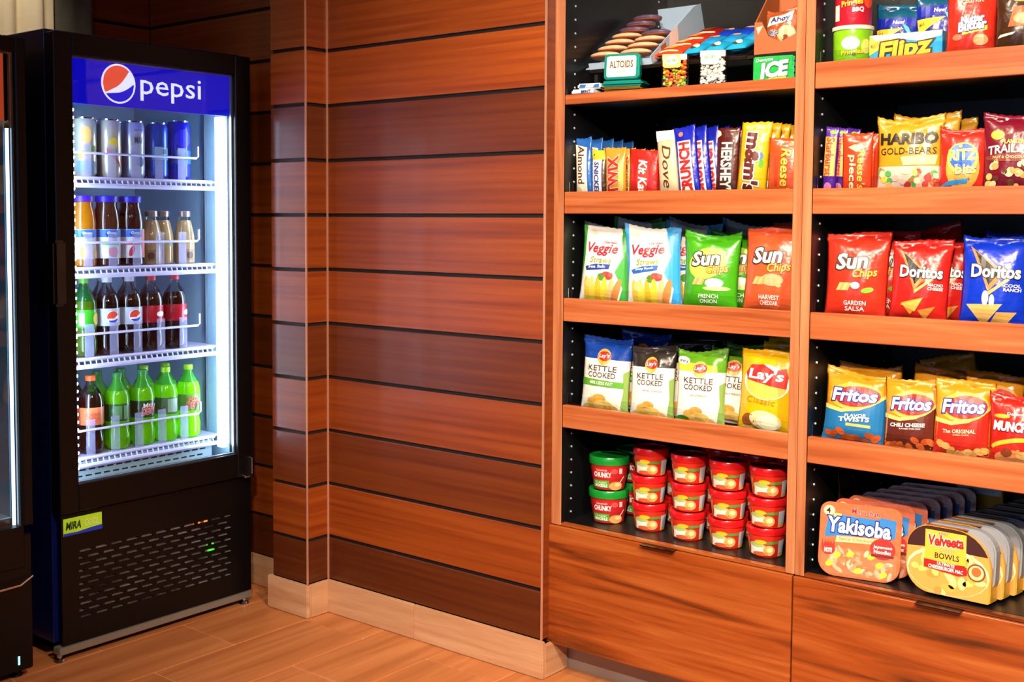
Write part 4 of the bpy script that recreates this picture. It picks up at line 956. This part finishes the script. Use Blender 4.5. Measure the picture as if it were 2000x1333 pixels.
for i, (x, n) in enumerate(((-1.700, 2), (-1.575, 3), (-1.455, 3), (-1.345, 3))):
    for k in range(n):
        dup(s0, (x, 3.0, DK+HS*k), (0, 0, R_(24)), 'red-lidded soup cup, %s of the rear stack %s' % (HT[k], ['behind the first red stack', 'behind the second red stack', 'behind the third red stack', 'behind the stack at the stile'][i]))
GD = [Rc(-.045, .05, .036, .068, ink('b81c24'), 'label_panel'), P([(-.045, .002), (.05, .002), (.05, .036), (-.045, .036)], ink('a81c1c'), 'label_panel'), T('Campbells', -.018, .060, .034, .008, ink('f0c8c0'), 'lettering', .15, 0, .01), T('CHUNKY', -.016, .047, .052, .014, WHT, 'lettering', 0, 0, .04),
      Rc(-.046, .004, .008, .030, ink('3f9c34'), 'label_panel', 2), T('CLASSIC', -.02, .0235, .036, .006, ink('e8f0c8'), 'lettering', 0, 0, .01), T('NOODLE', -.02, .0145, .038, .008, WHT, 'lettering', 0, 0, .04), E(.024, .014, .02, .013, ink('e89a58'), 'printed_picture', 0, 3), E(.03, .018, .01, .006, ink('f4d090'), 'printed_picture', 0, 4), P([(.034, .05), (.044, .05), (.044, .066), (.034, .066)], ink('d8ccc8'), 'label_panel', 3), E(.020, .058, .01, .008, ink('d85048'), 'label_panel', 0, 3),
      P([(.036, .022), (.052, .040), (.050, .042), (.034, .024)], ink('e8d8c8'), 'printed_picture', 4)]
g0 = soup('green-lidded soup cup, bottom of the front green stack', (-1.868, 2.872, DK), .0595, .098, '0f8a2c', 'c02020', GD, 30, 'green soup cups')
dup(g0, (-1.868, 2.872, DK+.0982), (0, 0, R_(28)), 'green-lidded soup cup, top of the front green stack')
for k in range(2): dup(g0, (-1.862, 3.01, DK+.0982*k), (0, 0, R_(20)), 'green-lidded soup cup, %s of the rear green stack' % ('bottom', 'top')[k])
t = thing('soup_cup', 'small white and teal cup behind the red soup stacks', 'soup cup', (-1.5145, 3.115, DK), (0, 0, 0))
lathe('cup', [(0, 0), (.035, 0), (.044, .20), (.044, .205)], plain('cup_white_teal', '3a9a88', .4), t); lathe('rim', [(.044, .2055), (.047, .2055), (.047, .215), (0, .215)], plain('cup_rim', 'e8ece4', .4), t)

# ------------------------------------------------------------------ deck, right: noodle trays and pasta bowls
W, H_, D_ = .196, .182, .036
t = thing('noodle_tray', 'orange noodle tray with blue banner, front of its row', 'noodle tray', (-1.085, 2.788, DK), (R_(-9), 0, R_(11)), 'orange noodle trays')
oc = rrect(W, H_, (.040, .040, .024, .024), 6, 0, H_/2)
prism('tray', [(x*.93, .008+z*.93) for x, z in oc], .004, D_, film('b04a1c'), t, .006)
prism('sleeve', oc, -.0005, .0035, film('d4683a'), t, .0008)
dc = []
for i in range(70):
    rr = random.Random(i+40); x, z = rr.uniform(-.078, .078), rr.uniform(.012, .07)
    dc.append(E(x, z, rr.uniform(.006, .014), rr.uniform(.003, .006), ink(rr.choice(['e09068', 'd87a50', 'e8a888', 'c86a40', 'f0b898'])), 'printed_picture', rr.uniform(0, 180), 2+i % 3, 10))
for x, z in ((-.052, .052), (-.02, .058), (.03, .058), (.06, .018), (-.07, .03), (.0, .02), (.05, .04)): dc.append(E(x, z, .010, .007, ink('e8d030'), 'printed_picture', 30, 5, 10))
dc += [P([(-.09, .02), (.09, .02), (.09, .068), (-.09, .072)], ink('c87048'), 'printed_picture', 1), P(rrect(.165, .02, .008, 3, 0, .016), ink('c87048'), 'printed_picture', 1),
       P([(-.078, .145), (-.05, .152), (.04, .150), (.05, .156), (.086, .152), (.084, .108), (.03, .106), (-.04, .102), (-.085, .094)], ink('2878c0'), 'blue_banner', 2),
       T('Yakisoba', -.002, .126, .150, .036, WHT, 'brand_lettering', .05, -1, .03, (ink('141c7c'), .06), 5), T('Maruchan', .012, .164, .066, .012, ink('8c1430'), 'brand_lettering', 0, -2, .02, (ink('f0c0a8'), .03)),
       P([(-.055, .100), (.05, .104), (.05, .090), (-.058, .084)], ink('e8b888'), 'flavour_banner', 3), T('Spicy Chicken', -.01, .094, .08, .009, ink('5a3018'), 'flavour_lettering', 0, 1, .0),
       E(-.076, .160, .014, .013, ink('ece0a0'), 'round_sticker', 0, 2), T('4', -.078, .160, .010, .014, BLK, 'round_sticker', 0, 0, .02, None, 3), Rc(-.064, -.046, .146, .155, ink('d8cc70'), 'round_sticker', 3),
       E(.056, .080, .030, .026, ink('b8241c'), 'red_roundel', 0, 5), T('Japanese', .056, .084, .044, .009, WHT, 'red_roundel', 0, 0, .02, None, 7), T('Noodles', .056, .073, .040, .009, WHT, 'red_roundel', 0, 0, .02, None, 7), P([(.028, .066), (.084, .066), (.082, .060), (.030, .060)], ink('6a1c14'), 'red_roundel', 6),
       E(-.074, .066, .017, .016, ink('d03020'), 'heat_flame', 0, 6), T('HOT!', -.074, .062, .018, .010, WHT, 'heat_flame', 0, 0, .05, None, 8)]+[P([(-.092+.007*k, .072), (-.086+.007*k, .072), (-.089+.007*k, .09)], ink('d03020'), 'heat_flame', 6) for k in range(5)]
decals(t, dc, flat(-.0005), step=0, lift=.0001, base=.0003)
for i in range(1, 7): dup(t, (-1.085+.012*i, 2.788+.058*i, DK), (R_(-9-(i % 2)), 0, R_(11-(i % 3))), 'orange noodle tray, %s from the front of its row' % ORD[i])
# pasta bowls: printed sleeve round a grey bowl
W, H_ = .196, .160
t = thing('pasta_bowl', 'yellow sleeved pasta bowl with big front picture, first of its row', 'pasta bowl', (-.868, 2.778, DK), (R_(-4), 0, R_(-2)), 'sleeved pasta bowls')
oc = rrect(W, H_, (.060, .006, .085, .055), 8, 0, H_/2)
prism('sleeve', oc, 0, .0095, film('c89028'), t, .001)
prism('sleeve_band', [(x, z) for x, z in rrect(W*.5, H_+.004, .004, 3, -.012, H_/2-.001)]  , .0475, .049, film('d8a82c'), t)
box('sleeve_top', -.055, .04, .0005, .047, H_+.0005, H_+.002, film('8a4c1c'), t)
box('sleeve_side', W/2+.0003, W/2+.0015, .0, .046, .004, .085, film('d09a30'), t)
prism('bowl', [(x*.97+.009, .010+z*.965) for x, z in rrect(W, H_, (.06, .05, .055, .05), 8, 0, H_/2)], .010, .046, plain('bowl_grey', '8c9098', .4), t, .004)
dc = [P([(x*.985, .001+z*.985) for x, z in oc], ink('d89a48'), 'front_print', 0), P([(x*.985, .001+z*.985) for x, z in oc if z > .095]+[(-.06, .108)], ink('3a1c1c'), 'front_print', 1), E(0, .058, .096, .057, ink('e8d4b0'), 'front_print', 0, 2), E(0, .054, .092, .052, ink('dc9c4c'), 'front_print', 0, 3)]
for i in range(34):
    rr = random.Random(i+77); a = rr.uniform(0, 6.28); q = math.sqrt(rr.random())
    dc.append(E(.082*q*math.cos(a), .058+.052*q*math.sin(a), rr.uniform(.009, .017), rr.uniform(.006, .010), ink(rr.choice(['f0c468', 'e8a848', 'f4d488', 'd88c40', 'f0b858'])), 'front_print', rr.uniform(0, 180), 4+i % 3, 12))
dc += [P([(-.055, .150), (.04, .150), (.042, .078), (-.054, .078)], ink('e8b43c'), 'name_panel', 8), P([(-.055, .080), (.044, .076), (.046, .058), (.026, .052), (-.055, .060)], ink('c01c1c'), 'name_panel', 9),
       T('Velveeta', -.006, .128, .082, .024, ink('c0201c'), 'brand_lettering', .1, 3, .04, (WHT, .04), 10), T('KRAFT', -.012, .144, .022, .006, ink('28408c'), 'brand_lettering', 0, 0, .01, None, 9), T('CHEESY', -.002, .106, .036, .009, ink('6a8aa0'), 'brand_lettering', 0, 0, .0, None, 9), T('BOWLS', -.002, .092, .056, .013, ink('2a2018'), 'brand_lettering', 0, 0, .02, None, 9),
       T('ULTIMATE', -.004, .0735, .040, .007, WHT, 'flavour_lettering', 0, -2, .03, None, 11), T('CHEESEBURGER MAC', -.004, .0635, .080, .008, WHT, 'flavour_lettering', 0, -2, .03, None, 11),
       E(.066, .068, .021, .021, ink('7a4a2c'), 'round_seal', 0, 8), E(.066, .068, .017, .017, ink('e8c088'), 'round_seal', 0, 9), E(.066, .070, .011, .011, ink('a86438'), 'round_seal', 0, 10)]
decals(t, dc, flat(0), step=0, lift=.0001, base=.0003)
for i in range(1, 8): dup(t, (-.868+.014*i, 2.778+.056*i, DK), (R_(-4-(i % 2)), 0, R_(-2+(i % 2))), 'yellow sleeved pasta bowl, %s from the front of its row' % ORD[i])
t = thing('meal_box', 'upright yellow and white meal box rising at the back', 'box', (-.935, 3.25, DK), (0, 0, R_(4)))
box('carton', -.06, .06, 0, .05, 0, .21, film('e0a028'), t, .001)
decals(t, [Rc(-.055, .055, .155, .178, ink('e8ecec')), T('BOWLS', .012, .19, .05, .011, ink('5a3a18'), 'lettering', 0, 0, .02), T('CHEESY PASTA', 0, .166, .08, .007, ink('8ab0c0'), 'lettering')], flat(0), step=0)
bag('snack_bag', 'shiny black plastic bag at the left end of the right deck', 'snack bag', None, (.17, .25, .024), ['1c1512'], [P([(-.3, .8), (0, .83), (.1, .86), (-.25, .82)], ink('cfd4d8'))], (-1.189, 3.0, DK), (0, 0, 90), 171, None, .07, 2.2)

# taller bags of the back rows: they stand on the shelf like the rest
for o in [q for q in COL.objects if q.parent is None and q.name.split('.')[0] in ('chip_bag', 'snack_bag', 'sweet_bag', 'pretzel_bag')]:
    for sf_ in (S2, S3, S4, SA):
        lf = o.location.z-sf_
        if .002 < lf < .07: o.location.z = sf_; o.scale.z = min(1+lf/.2, 1.13 if sf_ == S3 else 1.2)

# ------------------------------------------------------------------ drinks in the cooler (front row at x = DX, fronts face +x)
DX = XF-.165
def drink(name, label, cat, y, z, x=DX, group=None): return thing(name, label, cat, (x, y, z), (0, 0, R_(90-12)), group)
CLR = glass('bottle_neck', 'e8f0f0', .9)
def soda(label, y, z, col, cap, lab, decs, glow=.35, fill=.80, x=DX, group='soda bottles', neck=None):
    t = drink('soda_bottle', label, 'bottle', y, z, x, group)
    prof = [(0, .004), (.026, 0), (.034, .004), (.0395, .018), (.040, .05), (.0365, .068), (.0365, .078), (.0395, .088), (.040, .092), (.040, .150), (.0400, .163), (.0380, .177), (.0325, .192), (.0225, .208), (.0150, .221), (.0135, .232)]
    k = [p for p in prof if p[1] <= .245*fill]
    lathe('drink', k+[(k[-1][0]*.98, k[-1][1]), (0, k[-1][1])], liquid(col, glow), t, 24)
    up_ = [p for p in prof if p[1] >= k[-1][1]]
    lathe('neck', up_+[(.0135, .2325)], liquid(neck, .5) if neck else CLR, t, 24)
    lathe('cap', [(.0135, .2335), (.0158, .233), (.0158, .247), (.0145, .2495), (0, .2495)], plain('cap_'+cap, cap, .4), t, 20)
    lathe('label', [(.0404, .094), (.0407, .095), (.0407, .149), (.0404, .150)], film(lab), t, 28)
    if decs: decals(t, decs, cyl(lambda q: .0407), 1, 1, .009, base=.0005)
    return t
Z1, Z2, Z3, Z4 = SH[0]+.0005, SH[1]+.0005, SH[2]+.0005, SH[3]+.0005
# row 3
d1 = soda('green lemon-lime bottle with clear yellowish base, far left of its shelf', 2.046, Z3, '5a7a10', '58a83c', '2f9a1c', [Rc(-.03, -.012, .10, .14, ink('d8e0c8'), 'nutrition_panel'), E(.03, .12, .014, .02, ink('e8d030'), 'printed_picture')], .5, .78, neck='1f6a28')
dup(d1, (DX-.085, 2.03, Z3), None, 'green lemon-lime bottle second from the front, cap showing')
EM = lambda: [E(.004, .122, .021, .021, WHT, 'round_emblem', 0, 1), P([(.004+.019*math.cos(a), .122+.019*math.sin(a)) for a in [R_(20+8*i) for i in range(23)]]+[(.006, .118)], ink('d8402c'), 'round_emblem', 2), P([(.004+.019*math.cos(a), .122+.019*math.sin(a)) for a in [R_(215+7*i) for i in range(20)]]+[(.008, .112)], ink('1838b0'), 'round_emblem', 2)]
p1 = soda('cola bottle with silver label and round emblem, next to the green one', 2.129, Z3, '160604', 'c8ccd8', 'b4bcd0', EM(), .12, .80)
dup(p1, (DX, 2.213, Z3), None, 'cola bottle with silver label and round emblem, second of the pair')
dup(p1, (DX-.085, 2.165, Z3), None, 'cola bottle with silver cap standing behind the front pair')
q1 = soda('dark soda bottle with red label beside the silver-labelled colas', 2.296, Z3, '1a0606', 'c83440', 'a81428', [E(.018, .122, .016, .009, ink('e8d8d8'), 'round_emblem')], .12, .82)
decs_dp = None
dup(q1, (DX, 2.390, Z3), (0, 0, R_(95)), 'dark soda bottle with red label at the right end of its shelf')
dup(q1, (DX-.085, 2.262, Z3), None, 'dark soda bottle with red cap behind, left of two')
dup(q1, (DX-.085, 2.352, Z3), None, 'dark soda bottle with red cap behind, right of two')
# row 4
o1 = soda('dark cola bottle with orange cap and orange label in front', 2.065, Z4, '1a0806', 'f06018', 'd8784c', [T('CHERRY', -.004, .128, .05, .010, ink('c84828'), 'lettering', 0, 0, .01), T('COLA', -.006, .114, .036, .012, ink('c84828'), 'lettering', 0, 0, .01)], .15, .80)
dup(o1, (DX, 1.972, Z4), None, 'dark cola bottle with orange label cut by the door frame')
dup(o1, (DX-.085, 2.052, Z4), None, 'dark cola bottle with orange cap standing behind the front one')
DEW = [T('Mtn', .004, .135, .034, .016, ink('d8e0d0'), 'lettering', .2, 8, .02), T('DEW', .006, .118, .046, .022, ink('c8303a'), 'lettering', .25, 10, .04, (ink('e8ece0'), .04), 4)]
m1 = soda('lime soda bottle with dark label turned to its fine print', 2.162, Z4, '86e012', '1f8a3c', '1c4a1c', [Rc(-.024, .0, .10, .145, ink('4a7a4a'), 'nutrition_panel'), Rc(.006, .024, .10, .145, ink('5a8a58'), 'nutrition_panel')], .55, .80, neck='48c038')
m2 = soda('lime soda bottle with dark label and slanted red lettering', 2.258, Z4, '8ce814', '1f8a3c', '14381c', DEW, .55, .80, neck='48c038')
m3 = soda('brighter lime soda bottle with pale cap and grey-green label', 2.350, Z4, '9cf81c', '9ae020', '4a7048', [Rc(-.01, .028, .10, .145, ink('8aa890'), 'nutrition_panel')], .6, .82, neck='48c038')
m4 = soda('brightest lime soda bottle at the right end beside the light strip', 2.443, Z4, 'b0ff20', '9ae020', '6aa84a', [T('Mtn', .0, .136, .034, .014, ink('e86a50'), 'lettering', .2, 8, .02), T('DEW', .002, .116, .05, .022, ink('e0583c'), 'lettering', .25, 10, .04, (ink('d8ece0'), .03), 4)], .6, .82, neck='48c038')
for m, y, l in ((m1, 2.142, 'lime soda bottle with green cap in the back row, left one'), (m2, 2.232, 'lime soda bottle with green cap in the back row, right one'), (m3, 2.322, 'bright lime soda bottle in the back row, middle one'), (m4, 2.41, 'bright lime soda bottle in the back row by the liner')):
    dup(m, (DX-.085, y, Z4), None, l)
# row 2: juice and coffee
def juice(label, y, col, glow, lab2, pic, capc='1410b4'):
    t = drink('juice_bottle', label, 'bottle', y, Z2, group='juice bottles')
    lathe('juice', [(0, .003), (.036, 0), (.0425, .006), (.043, .02), (.0418, .024), (.0418, .120), (.043, .126), (.0425, .145), (.038, .178), (.033, .192), (.0325, .205), (0, .205)], liquid(col, glow), t, 26)
    lathe('cap', [(.033, .2055), (.0365, .206), (.0365, .224), (.034, .2265), (0, .2265)], plain('cap_'+capc, capc, .4), t, 24)
    lathe('label', [(.0424, .026), (.0427, .027), (.0427, .118), (.0424, .119)], film('d4d8e4'), t, 28)
    decals(t, [P([(-.055, .094), (.055, .094), (.055, .118), (-.055, .118)], ink('1f6ac8'), 'brand_band'), E(.002, .100, .022, .008, ink('14309c'), 'brand_band', -10, 2), T('Ocean', .0, .108, .028, .008, WHT, 'brand_band', .2, 0, .02, None, 3), Rc(-.03, .03, .068, .080, ink(lab2), 'flavour_banner')]+pic, cyl(lambda q: .0427), 1, 1, .009, base=.0004)
    return t
j1 = juice('orange juice bottle with purple-blue cap at the left', 2.044, 'd8860c', .5, 'e8b8a8', [E(-.006, .046, .018, .018, ink('e8a020'), 'printed_picture'), E(-.006, .046, .014, .014, ink('f4c848'), 'printed_picture', 0, 2), E(.034, .046, .01, .018, ink('f0b040'), 'printed_picture')], '3c14a0')
juice('apple juice bottle with red apple on its label', 2.132, '4a2414', .3, '5ab43c', [E(.006, .046, .017, .017, ink('d83a1c'), 'printed_picture'), E(-.02, .044, .012, .014, ink('d8e8a8'), 'printed_picture')])
juice('dark berry juice bottle with pink side on its label', 2.220, '2c080c', .2, 'd84838', [P([(.026, .027), (.05, .027), (.05, .118), (.026, .118)], ink('e88a88'), 'side_stripe', 2), E(-.012, .048, .008, .018, ink('b82838'), 'printed_picture', -20)])
dup(j1, (DX-.1, 2.03, Z2), None, 'orange juice bottle second from the front')
def coffee(label, y, x=DX, rot=None):
    t = drink('coffee_bottle', label, 'bottle', y, Z2, x, 'glass coffee bottles')
    lathe('coffee', [(0, .003), (.028, 0), (.0335, .004), (.0345, .01), (.0345, .085), (.033, .10), (.024, .14), (.0205, .148), (0, .148)], liquid('b89a6c', .25), t, 26)
    lathe('neck', [(.0205, .1485), (.019, .156), (.019, .159)], glass('bottle_neck', 'e8f0f0', .9), t, 22)
    lathe('cap', [(.019, .1595), (.021, .160), (.021, .178), (.019, .180), (0, .180)], plain('coffee_cap', '9a8a88', .3, .6), t, 22)
    decals(t, [P([(-.03, .012), (.0, .012), (.0, .05), (-.03, .05)], ink('8a6a48'), 'printed_label'), E(.022, .07, .010, .010, ink('3f7a50'), 'printed_label'), E(-.015, .03, .012, .012, ink('4a2818'), 'printed_label', 0, 2)], cyl(lambda q: .0345), 1, 1, .009, base=.0005)
    return t
c0 = coffee('milky coffee bottle right beside the berry juice', 2.300)
dup(c0, (DX-.028, 2.367, Z2), (0, 0, R_(60)), 'milky coffee bottle in the middle of the three')
dup(c0, (DX, 2.433, Z2), (0, 0, R_(110)), 'milky coffee bottle at the right end of its shelf')
# row 1: tall cans
def can(label, y, col, decs, h_=.188, r_=.037, metal=.4, x=DX):
    t = drink('drink_can', label, 'can', y, Z1, x, 'tall drink cans')
    mt = plain('can_'+col, col, .25, metal, .2)
    lathe('body', [(0, .003), (r_*.75, 0), (r_*.85, .003), (r_, .014), (r_, h_-.016), (r_*.86, h_-.005)], mt, t, 28)
    lathe('rim', [(r_*.86, h_-.0045), (r_*.89, h_-.004), (r_*.89, h_), (r_*.82, h_), (r_*.80, h_-.005), (0, h_-.005)], CHROME, t, 28)
    decals(t, decs, cyl(lambda q: r_), 1, 1, .009, base=.0005)
    return t
can('pale yellow tea can with lemon picture, leftmost', 2.056, 'c8c8b0', [E(-.008, .13, .018, .03, ink('e0b060'), 'printed_picture'), E(-.012, .07, .02, .016, ink('d8b030'), 'printed_picture'), E(.01, .09, .018, .012, ink('8a9a40'), 'printed_picture'), Rc(-.04, .04, .012, .05, ink('6a8a98'))])
can('silver-cream can with yellow sun and red splash', 2.146, 'cfc8b4', [E(.0, .11, .014, .018, ink('e0c030'), 'printed_picture', 0, 2), P([(-.024, .10), (.022, .05), (.026, .03), (.006, .058), (-.022, .08)], ink('d0343c'), 'printed_picture')])
can('white and silver can with dark lettering and round spot', 2.234, 'b8bcd4', [E(.01, .055, .014, .016, ink('1c5a80'), 'printed_picture'), T('MAX', .006, .125, .03, .02, ink('2a3a58'), 'lettering', 0, 0, .02), Rc(-.01, .03, .155, .16, ink('4a70c0'))])
can('blue energy can next to the white one', 2.325, '0a4ab0', [Rc(-.03, .03, .065, .105, ink('1a8aa8')), Rc(.0, .02, .085, .10, ink('0c2440'), 'printed_panel', 2)])
can('deep blue can at the right end of the top cooler shelf', 2.412, '0620c8', [Rc(-.04, .04, .055, .10, ink('0a58a8')), E(.0, .14, .03, .03, ink('0a18d8'), 'printed_picture')], .2, .04)
for i, (y, c) in enumerate(((2.036, 'c8c8b0'), (2.126, 'cfc8b4'), (2.214, 'b8bcd4'), (2.30, '0a4ab0'))):
    can('drink can in the rear row of the top shelf, behind the %s' % ['pale yellow tea can', 'silver-cream can', 'white and silver can', 'blue energy can'][i], y, c, [], x=DX-.085)
# a few bottles near the edge of the second cooler
for i, (z, c, cap) in enumerate(((1.36, '8a2c10', 'e0501c'), (1.05, '1c1c2c', '2050c0'), (.74, '303848', '3a70d0'))):
    t = soda(['amber bottle on the upper shelf of the cut-off cooler', 'dark bottle on the middle shelf of the cut-off cooler', 'slate bottle on the lower shelf of the cut-off cooler'][i], 1.655, z-.0015, c, cap, ['b8481c', '2848a0', '3858a8'][i], [], .2, .8, X2-.19, 'bottles in the cut-off cooler')

# ------------------------------------------------------------------ let leaning goods rest on their shelf, inside their bay
bpy.context.view_layer.update()
def extent(o):
    pts = []
    for ch in o.children:
        if ch.type == 'MESH':
            mw = ch.matrix_world; pts += [mw @ v.co for v in ch.data.vertices]
    return [min(p[i] for p in pts) for i in range(3)], [max(p[i] for p in pts) for i in range(3)]
TOPS = {S2: 1.673, S3: 1.3655, S4: 1.0545, SA: 2.5, DK: .7435}
for o in [q for q in COL.objects if q.parent is None and q.name.split('.')[0] in ('chip_bag', 'snack_bag', 'sweet_bag', 'pretzel_bag', 'candy_bar', 'cookie_bag', 'nut_bag', 'noodle_tray', 'pasta_bowl')]:
    near = [z for z in TOPS if -.01 < o.location.z-z < .06]
    if not near or 'carton' in o['label']: continue
    z = near[0]; lo, hi = extent(o)
    if hi[2]-lo[2] > TOPS[z]-z-.004: o.scale.z *= (TOPS[z]-z-.006)/(hi[2]-lo[2]); bpy.context.view_layer.update(); lo, hi = extent(o)
    o.location.z += z+.0004-lo[2]
    a_, b_ = (-1.957, -1.257) if o.location.x < -1.232 else (-1.207, -.507)
    if lo[0] < a_+.003: o.location.x += a_+.003-lo[0]
    if hi[0] > b_-.002: o.location.x -= hi[0]-b_+.002
    if lo[1] < 2.7785: o.location.y += 2.7785-lo[1]
